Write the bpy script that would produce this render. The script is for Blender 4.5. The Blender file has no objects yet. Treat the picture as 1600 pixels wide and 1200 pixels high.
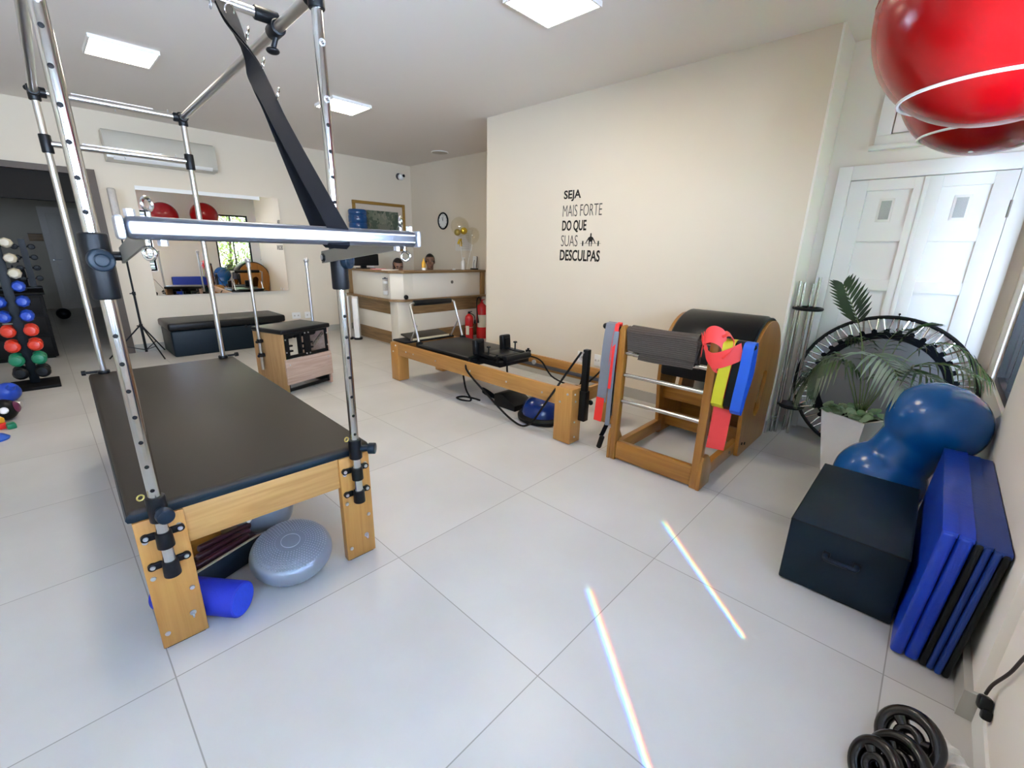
import bpy, bmesh, math, random
from mathutils import Vector, Matrix, Euler, Quaternion
random.seed(7)
PI = math.pi
SC = bpy.context.scene
COL = SC.collection

# ---------------------------------------------------------------- camera, world, light, exposure
cam_data = bpy.data.cameras.new('camera')
cam = bpy.data.objects.new('camera', cam_data)
COL.objects.link(cam)
SC.camera = cam
cam_data.sensor_fit = 'HORIZONTAL'
cam_data.sensor_width = 36.0
cam_data.lens = 15.49
cam_data.clip_start = 0.03
cam_right = Vector((-0.72282284, -0.69068718, 0.02187143))
cam_down = Vector((-0.21352518, 0.19313454, -0.95765654))
cam_fwd = Vector((0.65721696, -0.69688612, -0.28708116))
m = Matrix((cam_right, -cam_down, -cam_fwd)).transposed().to_4x4()
m.translation = Vector((0, 0, 1.36))
cam.matrix_world = m

SC.view_settings.view_transform = 'Standard'
SC.view_settings.look = 'None'
SC.view_settings.exposure = 1.45
SC.view_settings.gamma = 1.0
SC.view_settings.use_curve_mapping = False
SC.cycles.use_denoising = True
SC.cycles.max_bounces = 10
SC.cycles.diffuse_bounces = 5
SC.cycles.glossy_bounces = 5
SC.cycles.transparent_max_bounces = 16
SC.cycles.caustics_reflective = False
SC.cycles.caustics_refractive = False

world = bpy.data.worlds.new('sky')
SC.world = world
world.use_nodes = True
wn = world.node_tree.nodes
wbg = wn['Background']
sky = wn.new('ShaderNodeTexSky')
sky.sky_type = 'HOSEK_WILKIE'
sky.sun_direction = Vector((-0.45, 0.40, 0.8)).normalized()
sky.turbidity = 3.0
world.node_tree.links.new(sky.outputs[0], wbg.inputs[0])
wbg.inputs[1].default_value = 1.1

def area_lamp(name, loc, direction, sx, sy, power, color):
    d = bpy.data.lights.new(name, 'AREA')
    d.shape = 'RECTANGLE'; d.size = sx; d.size_y = sy; d.energy = power; d.color = color
    o = bpy.data.objects.new(name, d); COL.objects.link(o)
    o.location = loc
    o.rotation_euler = Vector(direction).to_track_quat('-Z', 'Z').to_euler()
    return o
DAY = (0.60, 0.745, 1.0)
# daylight entering through the windows of the window wall (lamps stand outside the panes)
area_lamp('daylight_lamp', (-2.9, -3.60, 1.60), (1, 0, -0.05), 2.4, 1.9, 38, (0.9, 1.0, 0.85))
area_lamp('daylight_lamp', (-1.0, -2.72, 1.55), (0.75, -1.0, -0.06), 0.7, 1.4, 7, DAY)
area_lamp('daylight_lamp', (-0.95, -1.34, 1.50), (1, 0, -0.30), 0.8, 1.6, 190, DAY)
area_lamp('daylight_lamp', (-0.95, 0.20, 1.50), (1, 0, -0.30), 1.1, 1.6, 200, DAY)
area_lamp('daylight_lamp', (-0.95, 1.75, 1.50), (1, 0, -0.22), 1.1, 1.6, 190, DAY)
# the sun, split in three nearby directions the way the bevelled pane edges split it
for dz, colr in ((0.0, (1, 0.05, 0.02)), (0.006, (0.05, 1, 0.05)), (0.012, (0.02, 0.05, 1))):
    sd = bpy.data.lights.new('sun', 'SUN'); sd.energy = 10.0; sd.color = colr; sd.angle = math.radians(0.6)
    so = bpy.data.objects.new('sun', sd); COL.objects.link(so)
    so.location = (-4, 3, 6)
    ang = math.atan2(-0.67, 0.74) + dz
    so.rotation_euler = Vector((math.cos(ang), math.sin(ang), -math.tan(math.radians(46)))).to_track_quat('-Z', 'Y').to_euler()

# ---------------------------------------------------------------- materials
def new_mat(name):
    mt = bpy.data.materials.new(name); mt.use_nodes = True
    return mt, mt.node_tree.nodes, mt.node_tree.links, mt.node_tree.nodes['Principled BSDF']

def srgb(r, g, b):
    f = lambda c: (c / 255) / 12.92 if c / 255 <= 0.04045 else (((c / 255) + 0.055) / 1.055) ** 2.4
    return (f(r), f(g), f(b), 1)

def plain(name, col, rough=0.5, metal=0.0, var=0.05, scale=40.0, bump=0.0, bscale=200.0, coat=0.0, spec=None):
    if spec is None: spec = 0.22 if max(col[:3]) < 0.03 and metal == 0 else 0.5
    """principled with a light noise variation and an optional fine bump"""
    mt, n, l, b = new_mat(name)
    tc = n.new('ShaderNodeTexCoord')
    nz = n.new('ShaderNodeTexNoise'); nz.inputs['Scale'].default_value = scale; nz.inputs['Detail'].default_value = 3
    l.new(tc.outputs['Object'], nz.inputs['Vector'])
    mx = n.new('ShaderNodeMix'); mx.data_type = 'RGBA'
    c = Vector(col[:3])
    mx.inputs[6].default_value = (*(c * (1 - var)), 1)
    mx.inputs[7].default_value = (*[min(1, x) for x in (c * (1 + var))], 1)
    l.new(nz.outputs['Fac'], mx.inputs[0]); l.new(mx.outputs[2], b.inputs['Base Color'])
    b.inputs['Roughness'].default_value = rough; b.inputs['Metallic'].default_value = metal
    b.inputs['Specular IOR Level'].default_value = spec
    b.inputs['Coat Weight'].default_value = coat
    if bump > 0:
        n2 = n.new('ShaderNodeTexNoise'); n2.inputs['Scale'].default_value = bscale; n2.inputs['Detail'].default_value = 2
        l.new(tc.outputs['Object'], n2.inputs['Vector'])
        bp = n.new('ShaderNodeBump'); bp.inputs['Strength'].default_value = bump; bp.inputs['Distance'].default_value = 0.002
        l.new(n2.outputs['Fac'], bp.inputs['Height']); l.new(bp.outputs[0], b.inputs['Normal'])
    return mt

def wood(name, c1, c2, axis='x', rough=0.4, scale=1.0, coat=0.0):
    mt, n, l, b = new_mat(name)
    tc = n.new('ShaderNodeTexCoord'); mp = n.new('ShaderNodeMapping')
    s = {'x': (1.2, 22, 22), 'y': (22, 1.2, 22), 'z': (22, 22, 1.2)}[axis]
    mp.inputs['Scale'].default_value = [v * scale for v in s]
    l.new(tc.outputs['Object'], mp.inputs[0])
    nz = n.new('ShaderNodeTexNoise'); nz.inputs['Scale'].default_value = 1.6; nz.inputs['Detail'].default_value = 6
    nz.inputs['Distortion'].default_value = 1.2
    l.new(mp.outputs[0], nz.inputs['Vector'])
    cr = n.new('ShaderNodeValToRGB')
    cr.color_ramp.elements[0].position = 0.3; cr.color_ramp.elements[0].color = c1
    cr.color_ramp.elements[1].position = 0.72; cr.color_ramp.elements[1].color = c2
    l.new(nz.outputs['Fac'], cr.inputs[0]); l.new(cr.outputs[0], b.inputs['Base Color'])
    b.inputs['Roughness'].default_value = rough; b.inputs['Coat Weight'].default_value = coat
    bp = n.new('ShaderNodeBump'); bp.inputs['Strength'].default_value = 0.06; bp.inputs['Distance'].default_value = 0.001
    l.new(nz.outputs['Fac'], bp.inputs['Height']); l.new(bp.outputs[0], b.inputs['Normal'])
    return mt

def emit(name, col, strength):
    mt, n, l, b = new_mat(name)
    b.inputs['Base Color'].default_value = (0.9, 0.9, 0.9, 1)
    b.inputs['Emission Color'].default_value = (*col, 1); b.inputs['Emission Strength'].default_value = strength
    return mt

def tile_floor():
    mt, n, l, b = new_mat('porcelain_tile')
    tc = n.new('ShaderNodeTexCoord'); sx = n.new('ShaderNodeSeparateXYZ')
    l.new(tc.outputs['Object'], sx.inputs[0])
    def mth(op, a, bb=None, c=None):
        k = n.new('ShaderNodeMath'); k.operation = op
        for i, v in enumerate((a, bb, c)):
            if v is None: continue
            if hasattr(v, 'is_linked'): l.new(v, k.inputs[i])
            else: k.inputs[i].default_value = v
        return k.outputs[0]
    masks = []; cells = []
    for out, off in ((sx.outputs[0], 0.700), (sx.outputs[1], -0.900)):
        u = mth('DIVIDE', mth('SUBTRACT', out, off), 0.84)
        fr = mth('SUBTRACT', u, mth('FLOOR', mth('ADD', u, 0.5)))
        masks.append(mth('LESS_THAN', mth('ABSOLUTE', fr), 0.0024))
        cells.append(mth('FLOOR', u))
    grout = mth('MAXIMUM', masks[0], masks[1])
    comb = n.new('ShaderNodeCombineXYZ'); l.new(cells[0], comb.inputs[0]); l.new(cells[1], comb.inputs[1])
    wnz = n.new('ShaderNodeTexWhiteNoise'); wnz.noise_dimensions = '3D'; l.new(comb.outputs[0], wnz.inputs['Vector'])
    add = n.new('ShaderNodeVectorMath'); add.operation = 'MULTIPLY_ADD'
    l.new(wnz.outputs['Color'], add.inputs[0]); add.inputs[1].default_value = (9, 9, 9); l.new(tc.outputs['Object'], add.inputs[2])
    nz = n.new('ShaderNodeTexNoise'); nz.inputs['Scale'].default_value = 1.7; nz.inputs['Detail'].default_value = 5
    l.new(add.outputs[0], nz.inputs['Vector'])
    cr = n.new('ShaderNodeValToRGB')
    cr.color_ramp.elements[0].position = 0.3; cr.color_ramp.elements[0].color = (0.50, 0.485, 0.455, 1)
    cr.color_ramp.elements[1].position = 0.75; cr.color_ramp.elements[1].color = (0.58, 0.565, 0.535, 1)
    l.new(nz.outputs['Fac'], cr.inputs[0])
    mx = n.new('ShaderNodeMix'); mx.data_type = 'RGBA'
    l.new(grout, mx.inputs[0]); l.new(cr.outputs[0], mx.inputs[6]); mx.inputs[7].default_value = (0.30, 0.285, 0.26, 1)
    l.new(mx.outputs[2], b.inputs['Base Color'])
    b.inputs['Roughness'].default_value = 0.33
    b.inputs['Specular IOR Level'].default_value = 0.4
    return mt

def glass_thin(name, tint=(1, 1, 1, 1), gloss=0.08):
    mt, n, l, b = new_mat(name)
    n.remove(b)
    tr = n.new('ShaderNodeBsdfTransparent'); tr.inputs[0].default_value = tint
    gl = n.new('ShaderNodeBsdfGlossy'); gl.inputs['Roughness'].default_value = 0.02
    ms = n.new('ShaderNodeMixShader'); ms.inputs[0].default_value = gloss
    l.new(tr.outputs[0], ms.inputs[1]); l.new(gl.outputs[0], ms.inputs[2])
    l.new(ms.outputs[0], n['Material Output'].inputs[0])
    return mt

def brick_mat():
    mt, n, l, b = new_mat('red_brick')
    tc = n.new('ShaderNodeTexCoord'); mp = n.new('ShaderNodeMapping')
    mp.inputs['Rotation'].default_value = (PI / 2, 0, PI / 2)
    l.new(tc.outputs['Object'], mp.inputs[0])
    br = n.new('ShaderNodeTexBrick'); br.inputs['Scale'].default_value = 5.0
    br.inputs['Color1'].default_value = (0.40, 0.13, 0.10, 1); br.inputs['Color2'].default_value = (0.30, 0.09, 0.07, 1)
    br.inputs['Mortar'].default_value = (0.62, 0.60, 0.58, 1); br.inputs['Mortar Size'].default_value = 0.035
    l.new(mp.outputs[0], br.inputs['Vector']); l.new(br.outputs['Color'], b.inputs['Base Color'])
    b.inputs['Roughness'].default_value = 0.9
    return mt

def leaf_mat(name, c1, c2, transl=0.35):
    mt, n, l, b = new_mat(name)
    tc = n.new('ShaderNodeTexCoord')
    nz = n.new('ShaderNodeTexNoise'); nz.inputs['Scale'].default_value = 7
    l.new(tc.outputs['Object'], nz.inputs['Vector'])
    cr = n.new('ShaderNodeValToRGB'); cr.color_ramp.elements[0].position = 0.35; cr.color_ramp.elements[0].color = c1
    cr.color_ramp.elements[1].position = 0.7; cr.color_ramp.elements[1].color = c2
    l.new(nz.outputs['Fac'], cr.inputs[0]); l.new(cr.outputs[0], b.inputs['Base Color'])
    b.inputs['Roughness'].default_value = 0.38
    t = n.new('ShaderNodeBsdfTranslucent'); l.new(cr.outputs[0], t.inputs[0])
    ms = n.new('ShaderNodeMixShader'); ms.inputs[0].default_value = transl
    l.new(b.outputs[0], ms.inputs[1]); l.new(t.outputs[0], ms.inputs[2]); l.new(ms.outputs[0], n['Material Output'].inputs[0])
    return mt

def art_mat():
    mt, n, l, b = new_mat('leaf_print')
    tc = n.new('ShaderNodeTexCoord')
    vo = n.new('ShaderNodeTexVoronoi'); vo.inputs['Scale'].default_value = 7; vo.inputs['Randomness'].default_value = 1
    nz = n.new('ShaderNodeTexNoise'); nz.inputs['Scale'].default_value = 5; nz.inputs['Distortion'].default_value = 2.5
    l.new(tc.outputs['Object'], nz.inputs['Vector'])
    ad = n.new('ShaderNodeVectorMath'); ad.operation = 'MULTIPLY_ADD'
    l.new(nz.outputs['Color'], ad.inputs[0]); ad.inputs[1].default_value = (0.35, 0.35, 0.35); l.new(tc.outputs['Object'], ad.inputs[2])
    l.new(ad.outputs[0], vo.inputs['Vector'])
    cr = n.new('ShaderNodeValToRGB')
    e = cr.color_ramp.elements
    e[0].position = 0.0; e[0].color = (0.05, 0.075, 0.05, 1); e[1].position = 1.0; e[1].color = (0.24, 0.23, 0.17, 1)
    for p_, c_ in ((0.3, (0.09, 0.12, 0.08, 1)), (0.5, (0.2, 0.17, 0.13, 1)), (0.7, (0.14, 0.17, 0.12, 1))):
        q = e.new(p_); q.color = c_
    sp = n.new('ShaderNodeSeparateColor'); l.new(vo.outputs['Color'], sp.inputs[0])
    l.new(sp.outputs[0], cr.inputs[0]); l.new(cr.outputs[0], b.inputs['Base Color'])
    b.inputs['Roughness'].default_value = 0.3
    return mt

M = {}
M['tile'] = tile_floor()
M['wall'] = plain('cream_wall_paint', (0.725, 0.638, 0.505), 0.85, var=0.02, scale=2.0)
M['wall_white'] = plain('white_wall_paint', (0.84, 0.79, 0.715), 0.8, var=0.015, scale=2.0)
M['ceil'] = plain('ceiling_paint', (0.755, 0.70, 0.645), 0.9, var=0.012, scale=1.0)
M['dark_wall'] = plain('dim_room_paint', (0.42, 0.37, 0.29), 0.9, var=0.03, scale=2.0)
M['baseb'] = plain('baseboard_tile', (0.40, 0.385, 0.345), 0.4, var=0.04, scale=6.0)
M['white_wood'] = plain('white_painted_wood', (0.86, 0.855, 0.84), 0.45, var=0.012, scale=5.0)
M['white_trim'] = plain('white_trim_paint', (0.82, 0.81, 0.78), 0.5, var=0.01, scale=5.0)
M['dark_strip'] = plain('near_black_strip', (0.012, 0.010, 0.008), 0.7)
M['bronze'] = plain('bronze_door_frame', (0.075, 0.055, 0.04), 0.5, metal=0.3, var=0.1, scale=10)
M['vinyl_brown'] = plain('charcoal_vinyl', (0.024, 0.019, 0.0135), 0.45, spec=0.2, var=0.06, scale=5.0, bump=0.25, bscale=320)
M['vinyl_black'] = plain('black_vinyl', (0.005, 0.0055, 0.0065), 0.34, var=0.1, scale=8.0, bump=0.2, bscale=300)
M['vinyl_navy'] = plain('blue_black_vinyl', (0.0035, 0.011, 0.019), 0.42, var=0.1, scale=8.0, bump=0.25, bscale=260)
M['wood_x'] = wood('honey_wood_lengthwise', (0.34, 0.15, 0.032, 1), (0.46, 0.225, 0.058, 1), 'x', 0.38)
M['wood_y'] = wood('honey_wood_crosswise', (0.38, 0.185, 0.05, 1), (0.50, 0.27, 0.088, 1), 'y', 0.38)
M['wood_z'] = wood('honey_wood_upright', (0.40, 0.175, 0.036, 1), (0.50, 0.245, 0.06, 1), 'z', 0.38)
M['amber_x'] = wood('amber_wood_lengthwise', (0.26, 0.10, 0.012, 1), (0.38, 0.16, 0.022, 1), 'x', 0.3, coat=0.25)
M['amber_y'] = wood('amber_wood_crosswise', (0.26, 0.10, 0.012, 1), (0.38, 0.16, 0.022, 1), 'y', 0.3, coat=0.25)
M['amber_z'] = wood('amber_wood_upright', (0.26, 0.10, 0.012, 1), (0.38, 0.16, 0.022, 1), 'z', 0.3, coat=0.25)
M['oak_lam_y'] = wood('oak_laminate_crosswise', (0.15, 0.085, 0.032, 1), (0.30, 0.18, 0.075, 1), 'y', 0.5)
M['oak_lam_x'] = wood('oak_laminate_lengthwise', (0.15, 0.085, 0.032, 1), (0.30, 0.18, 0.075, 1), 'x', 0.5)
M['oak_lam_z'] = wood('oak_laminate_upright', (0.20, 0.11, 0.035, 1), (0.34, 0.20, 0.075, 1), 'z', 0.5)
M['ash_lam'] = wood('pinkish_ash_laminate', (0.37, 0.245, 0.185, 1), (0.52, 0.385, 0.31, 1), 'y', 0.5)
M['ash_side'] = wood('tan_laminate_side', (0.30, 0.165, 0.06, 1), (0.42, 0.25, 0.11, 1), 'z', 0.5)
M['chrome'] = plain('polished_steel', (0.54, 0.53, 0.51), 0.16, metal=1.0, var=0.03)
M['steel'] = plain('brushed_steel', (0.52, 0.51, 0.49), 0.30, metal=1.0, var=0.05)
M['alu'] = plain('satin_aluminium', (0.14, 0.147, 0.17), 0.30, metal=0.9, var=0.03)
M['bracket'] = plain('grey_bracket_metal', (0.22, 0.20, 0.165), 0.45, metal=0.6, var=0.05)
M['screw'] = plain('zinc_screw', (0.50, 0.50, 0.52), 0.3, metal=0.8, var=0.03)
M['black_pl'] = plain('black_plastic', (0.004, 0.0048, 0.006), 0.38, var=0.1)
M['black_mat'] = plain('matt_black', (0.003, 0.003, 0.0035), 0.6, var=0.1)
M['black_metal'] = plain('black_painted_metal', (0.004, 0.0048, 0.006), 0.4, var=0.1)
M['rack_metal'] = plain('blue_black_rack_paint', (0.003, 0.006, 0.009), 0.45, var=0.1)
M['knob_blue'] = plain('blue_grey_knob_plastic', (0.006, 0.014, 0.024), 0.35, var=0.05)
M['webbing'] = plain('black_webbing', (0.0016, 0.0026, 0.005), 0.8, spec=0.1, var=0.15, scale=120, bump=0.4, bscale=600)
M['gloss_rubber'] = plain('glossy_black_rubber', (0.004, 0.004, 0.005), 0.22, spec=0.5)
M['wand'] = plain('dull_white_plastic', (0.42, 0.38, 0.33), 0.4, var=0.2, scale=60)
M['rubber'] = plain('black_rubber', (0.0045, 0.0045, 0.005), 0.55, var=0.1)
M['rope'] = plain('black_rope', (0.004, 0.004, 0.004), 0.8, var=0.2, scale=300, bump=0.5, bscale=900)
M['silver'] = plain('silver_pvc', (0.26, 0.285, 0.32), 0.33, metal=0.25, var=0.05, scale=10)
M['silver_d'] = plain('silver_dimple', (0.50, 0.53, 0.57), 0.35, metal=0.2, var=0.03)
M['foam_blue'] = plain('blue_foam', (0.012, 0.028, 0.42), 0.6, var=0.1, scale=60, bump=0.4, bscale=400)
M['foam_end'] = plain('blue_foam_cut_end', (0.02, 0.06, 0.58), 0.7, var=0.12, scale=70, bump=0.5, bscale=300)
M['maroon'] = plain('maroon_vinyl', (0.035, 0.008, 0.014), 0.3, var=0.1)
M['pale'] = plain('pale_wood_edge', (0.50, 0.42, 0.28), 0.6)
M['blue_ball'] = plain('blue_pvc', (0.002, 0.085, 0.31), 0.22, var=0.06, scale=3)
M['bosu'] = plain('royal_blue_rubber', (0.002, 0.022, 0.15), 0.2, var=0.05)
M['mat_blue'] = plain('royal_blue_vinyl', (0.0015, 0.032, 0.36), 0.34, var=0.12, scale=20, bump=0.5, bscale=60)
M['mat_navy'] = plain('blue_vinyl', (0.002, 0.028, 0.2), 0.38, var=0.12, scale=20, bump=0.5, bscale=60)
M['red_ball'] = plain('red_pvc', (0.3, 0.0016, 0.003), 0.2, var=0.04, scale=3)
M['white_pl'] = plain('white_plastic', (0.80, 0.79, 0.76), 0.4, var=0.01)
M['ac_white'] = plain('air_conditioner_white', (0.56, 0.53, 0.45), 0.25, var=0.01)
M['planter'] = plain('white_planter', (0.9, 0.88, 0.85), 0.35, var=0.015)
M['soil'] = plain('dark_soil', (0.02, 0.014, 0.009), 0.9, var=0.4, scale=60, bump=0.8, bscale=80)
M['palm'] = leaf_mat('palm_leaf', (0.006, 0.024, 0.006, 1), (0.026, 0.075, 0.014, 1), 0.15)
M['palm_lit'] = leaf_mat('lit_palm_leaf', (0.13, 0.20, 0.15, 1), (0.36, 0.44, 0.38, 1), 0.25)  # paler copy of the palm leaf, bright highlights put into its colour
M['stem'] = plain('green_stem', (0.10, 0.16, 0.045), 0.5)
M['cover'] = leaf_mat('pale_round_leaf', (0.16, 0.27, 0.13, 1), (0.38, 0.50, 0.31, 1), 0.2)
M['tree'] = leaf_mat('garden_leaf', (0.16, 0.30, 0.05, 1), (0.50, 0.62, 0.20, 1), 0.5)
M['bark'] = plain('bark', (0.10, 0.07, 0.05), 0.9, var=0.3)
M['brick'] = brick_mat()
M['mesh_grey'] = plain('grey_trampoline_mat', (0.1, 0.103, 0.112), 0.75, var=0.05, scale=300)
M['red_band'] = plain('red_latex_band', (0.72, 0.020, 0.012), 0.5, var=0.06, scale=12)
M['coral_band'] = plain('coral_red_latex', (0.78, 0.045, 0.04), 0.5, var=0.06, scale=12)
M['yellow_band'] = plain('yellow_latex', (0.56, 0.50, 0.015), 0.5, var=0.05)
M['blue_band'] = plain('blue_latex', (0.006, 0.085, 0.48), 0.5, var=0.05)
M['grey_band'] = plain('grey_latex', (0.17, 0.175, 0.195), 0.6, var=0.06)
M['black_band'] = plain('black_latex', (0.003, 0.005, 0.006), 0.4, var=0.1)
M['ribbed'] = plain('taupe_ribbed_foam', (0.062, 0.047, 0.036), 0.8, var=0.1, bump=0.3, bscale=500)
M['led'] = emit('led_panel_glow', (1.0, 0.88, 0.70), 15.0)
M['frame_gold'] = wood('gilt_wood_frame', (0.24, 0.13, 0.02, 1), (0.36, 0.20, 0.04, 1), 'y', 0.35)
M['mount'] = plain('cream_mount_board', (0.60, 0.52, 0.42), 0.8)
M['art'] = art_mat()
M['mirror'] = plain('mirror_silver', (0.93, 0.93, 0.92), 0.005, metal=1.0, var=0.0)
M['pane'] = glass_thin('window_pane', (0.97, 0.98, 0.98, 1), 0.06)
M['clear'] = glass_thin('clear_acrylic', (0.93, 0.94, 0.96, 1), 0.12)
M['balloon'] = glass_thin('clear_balloon_skin', (0.975, 0.96, 0.91, 1), 0.07)
M['gold_foil'] = plain('gold_foil', (0.72, 0.50, 0.04), 0.25, metal=0.6)
M['gold_dull'] = plain('matt_gold', (0.40, 0.30, 0.07), 0.35, metal=0.3)
M['paper'] = plain('white_paper', (0.74, 0.70, 0.62), 0.8, var=0.01)
M['print_grey'] = plain('faint_print', (0.52, 0.49, 0.44), 0.8)
M['pink_paper'] = plain('pink_paper', (0.70, 0.28, 0.28), 0.8)
M['water_blue'] = plain('blue_water_bottle', (0.008, 0.055, 0.17), 0.2, var=0.05)
M['fire_red'] = plain('extinguisher_red', (0.52, 0.012, 0.016), 0.25, var=0.05)
M['label'] = plain('cream_label', (0.62, 0.56, 0.44), 0.6)
M['ink'] = plain('black_lettering', (0.015, 0.012, 0.010), 0.6)
M['ink_thin'] = plain('thin_dark_lettering', (0.05, 0.042, 0.035), 0.6)
M['sanitizer'] = plain('milky_bottle', (0.76, 0.74, 0.68), 0.3)
M['yellow'] = plain('yellow_bottle', (0.70, 0.36, 0.02), 0.35)
M['skin'] = plain('brown_skin', (0.23, 0.115, 0.065), 0.5, var=0.06, scale=20)
M['skin2'] = plain('warm_brown_skin', (0.26, 0.13, 0.075), 0.5, var=0.06, scale=20)
M['hair'] = plain('black_hair', (0.010, 0.007, 0.006), 0.45, var=0.3, scale=150, bump=0.6, bscale=300)
M['eye'] = plain('eye_white', (0.26, 0.22, 0.19), 0.35)
M['lips'] = plain('lips', (0.24, 0.08, 0.06), 0.45)
M['shirt_blue'] = plain('blue_grey_shirt', (0.10, 0.12, 0.22), 0.85, var=0.1)
M['shirt_white'] = plain('white_blouse', (0.70, 0.68, 0.66), 0.85)
M['trouser'] = plain('dark_trousers', (0.02, 0.02, 0.03), 0.85)
M['db_white'] = plain('cream_vinyl_dumbbell', (0.52, 0.47, 0.36), 0.35)
M['db_blue'] = plain('blue_vinyl_dumbbell', (0.012, 0.06, 0.42), 0.3)
M['db_red'] = plain('red_vinyl_dumbbell', (0.62, 0.035, 0.012), 0.3)
M['db_green'] = plain('green_vinyl_dumbbell', (0.004, 0.18, 0.085), 0.3)
M['purple'] = plain('purple_plastic', (0.12, 0.012, 0.06), 0.4)
M['grey_dark'] = plain('dark_grey_plastic', (0.06, 0.06, 0.065), 0.5)
M['cord'] = plain('brown_black_cord', (0.03, 0.02, 0.022), 0.6)
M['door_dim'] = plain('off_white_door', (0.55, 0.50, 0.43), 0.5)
M['grille'] = plain('perforated_vent', (0.42, 0.43, 0.42), 0.5, var=0.25, scale=240)
M['louver'] = plain('pale_blue_louver', (0.55, 0.62, 0.70), 0.5)
M['counter_white'] = plain('cream_laminate', (0.72, 0.66, 0.55), 0.4, var=0.01)
M['speaker_grille'] = plain('speaker_grille', (0.50, 0.45, 0.37), 0.7, var=0.15, scale=300)

# ---------------------------------------------------------------- mesh helpers
def V(*a): return Vector(a)
class G:
    """collects shapes into one mesh"""
    def __init__(self): self.bm = bmesh.new()
    def _post(self, verts, mat4, bev=0, seg=2):
        bmesh.ops.transform(self.bm, matrix=mat4, verts=verts)
        if bev > 0:
            es = list({e for v in verts for e in v.link_edges})
            bmesh.ops.bevel(self.bm, geom=es, offset=bev, segments=seg, affect='EDGES', profile=0.5, clamp_overlap=True)
    def box(self, c, s, rot=None, bev=0, seg=2):
        r = bmesh.ops.create_cube(self.bm, size=1.0)
        mt = Matrix.Translation(V(*c)) @ ((rot.to_matrix().to_4x4() if hasattr(rot, 'to_matrix') else rot) if rot is not None else Matrix()) @ Matrix.Diagonal((*s, 1))
        self._post(r['verts'], mt, bev, seg); return self
    def bx(self, x0, x1, y0, y1, z0, z1, bev=0, seg=2):
        return self.box(((x0 + x1) / 2, (y0 + y1) / 2, (z0 + z1) / 2), (abs(x1 - x0), abs(y1 - y0), abs(z1 - z0)), None, bev, seg)
    def cyl(self, p0, p1, r, r2=None, seg=20, caps=True, bev=0):
        p0 = V(*p0); p1 = V(*p1); d = p1 - p0
        k = bmesh.ops.create_cone(self.bm, cap_ends=caps, segments=seg, radius1=r, radius2=r if r2 is None else r2, depth=d.length)
        mt = Matrix.Translation((p0 + p1) / 2) @ d.to_track_quat('Z', 'Y').to_matrix().to_4x4()
        bmesh.ops.transform(self.bm, matrix=mt, verts=k['verts'])
        if bev > 0:
            es = [e for e in {e for v in k['verts'] for e in v.link_edges} if any(len(f.verts) > 4 for f in e.link_faces)]
            bmesh.ops.bevel(self.bm, geom=es, offset=bev, segments=3, affect='EDGES', profile=0.5)
        return self
    def ball(self, c, r, rot=None, u=20, v=12):
        s = r if hasattr(r, '__len__') else (r, r, r)
        k = bmesh.ops.create_uvsphere(self.bm, u_segments=u, v_segments=v, radius=1.0)
        mt = Matrix.Translation(V(*c)) @ (rot.to_matrix().to_4x4() if rot is not None else Matrix()) @ Matrix.Diagonal((*s, 1))
        bmesh.ops.transform(self.bm, matrix=mt, verts=k['verts']); return self
    def loft(self, rings, closed=False, caps=True):
        vs = [[self.bm.verts.new(p) for p in r] for r in rings]
        n = len(vs[0]); m_ = len(vs)
        for i in range(m_ if closed else m_ - 1):
            a = vs[i]; b = vs[(i + 1) % m_]
            for j in range(n):
                try: self.bm.faces.new((a[j], a[(j + 1) % n], b[(j + 1) % n], b[j]))
                except ValueError: pass
        if caps and not closed:
            for r in (vs[0], vs[-1]):
                try: self.bm.faces.new(r)
                except ValueError: pass
        return self
    def tube(self, pts, r, seg=8, closed=False, caps=True):
        pts = [V(*p) for p in pts]; n = len(pts)
        rad = r if hasattr(r, '__len__') else [r] * n
        rings = []; up = None
        for i, p in enumerate(pts):
            a = pts[(i - 1) % n] if (closed or i > 0) else p
            b = pts[(i + 1) % n] if (closed or i < n - 1) else p
            t = (b - a).normalized()
            if up is None:
                up = V(0, 0, 1) if abs(t.z) < 0.9 else V(1, 0, 0)
            up = (up - t * up.dot(t)).normalized()
            s = t.cross(up)
            rings.append([p + (up * math.cos(k * 2 * PI / seg) + s * math.sin(k * 2 * PI / seg)) * rad[i] for k in range(seg)])
        return self.loft(rings, closed, caps)
    def lathe(self, prof, c=(0, 0, 0), axis=None, seg=32, squash=(1, 1)):
        """profile of (radius, height); axis = direction of the height"""
        q = V(*axis).to_track_quat('Z', 'Y') if axis else Quaternion()
        rings = []
        for r, h in prof:
            r = max(r, 1e-5)
            rings.append([V(*c) + q @ V(r * math.cos(k * 2 * PI / seg) * squash[0], r * math.sin(k * 2 * PI / seg) * squash[1], h) for k in range(seg)])
        return self.loft(rings)
    def prism(self, poly, org, u, v, depth, bev=0):
        """2-D outline in the axes u, v from org, extruded by the vector depth"""
        u = V(*u); v = V(*v); d = V(*depth); org = V(*org)
        a = [self.bm.verts.new(org + u * x + v * y) for x, y in poly]
        b = [self.bm.verts.new(org + u * x + v * y + d) for x, y in poly]
        n = len(a)
        f0 = self.bm.faces.new(a); f1 = self.bm.faces.new(list(reversed(b)))
        sides = [self.bm.faces.new((a[(i + 1) % n], a[i], b[i], b[(i + 1) % n])) for i in range(n)]
        if bev > 0:
            es = list(f0.edges) + list(f1.edges)
            bmesh.ops.bevel(self.bm, geom=es, offset=bev, segments=2, affect='EDGES', profile=0.5)
        return self
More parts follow.
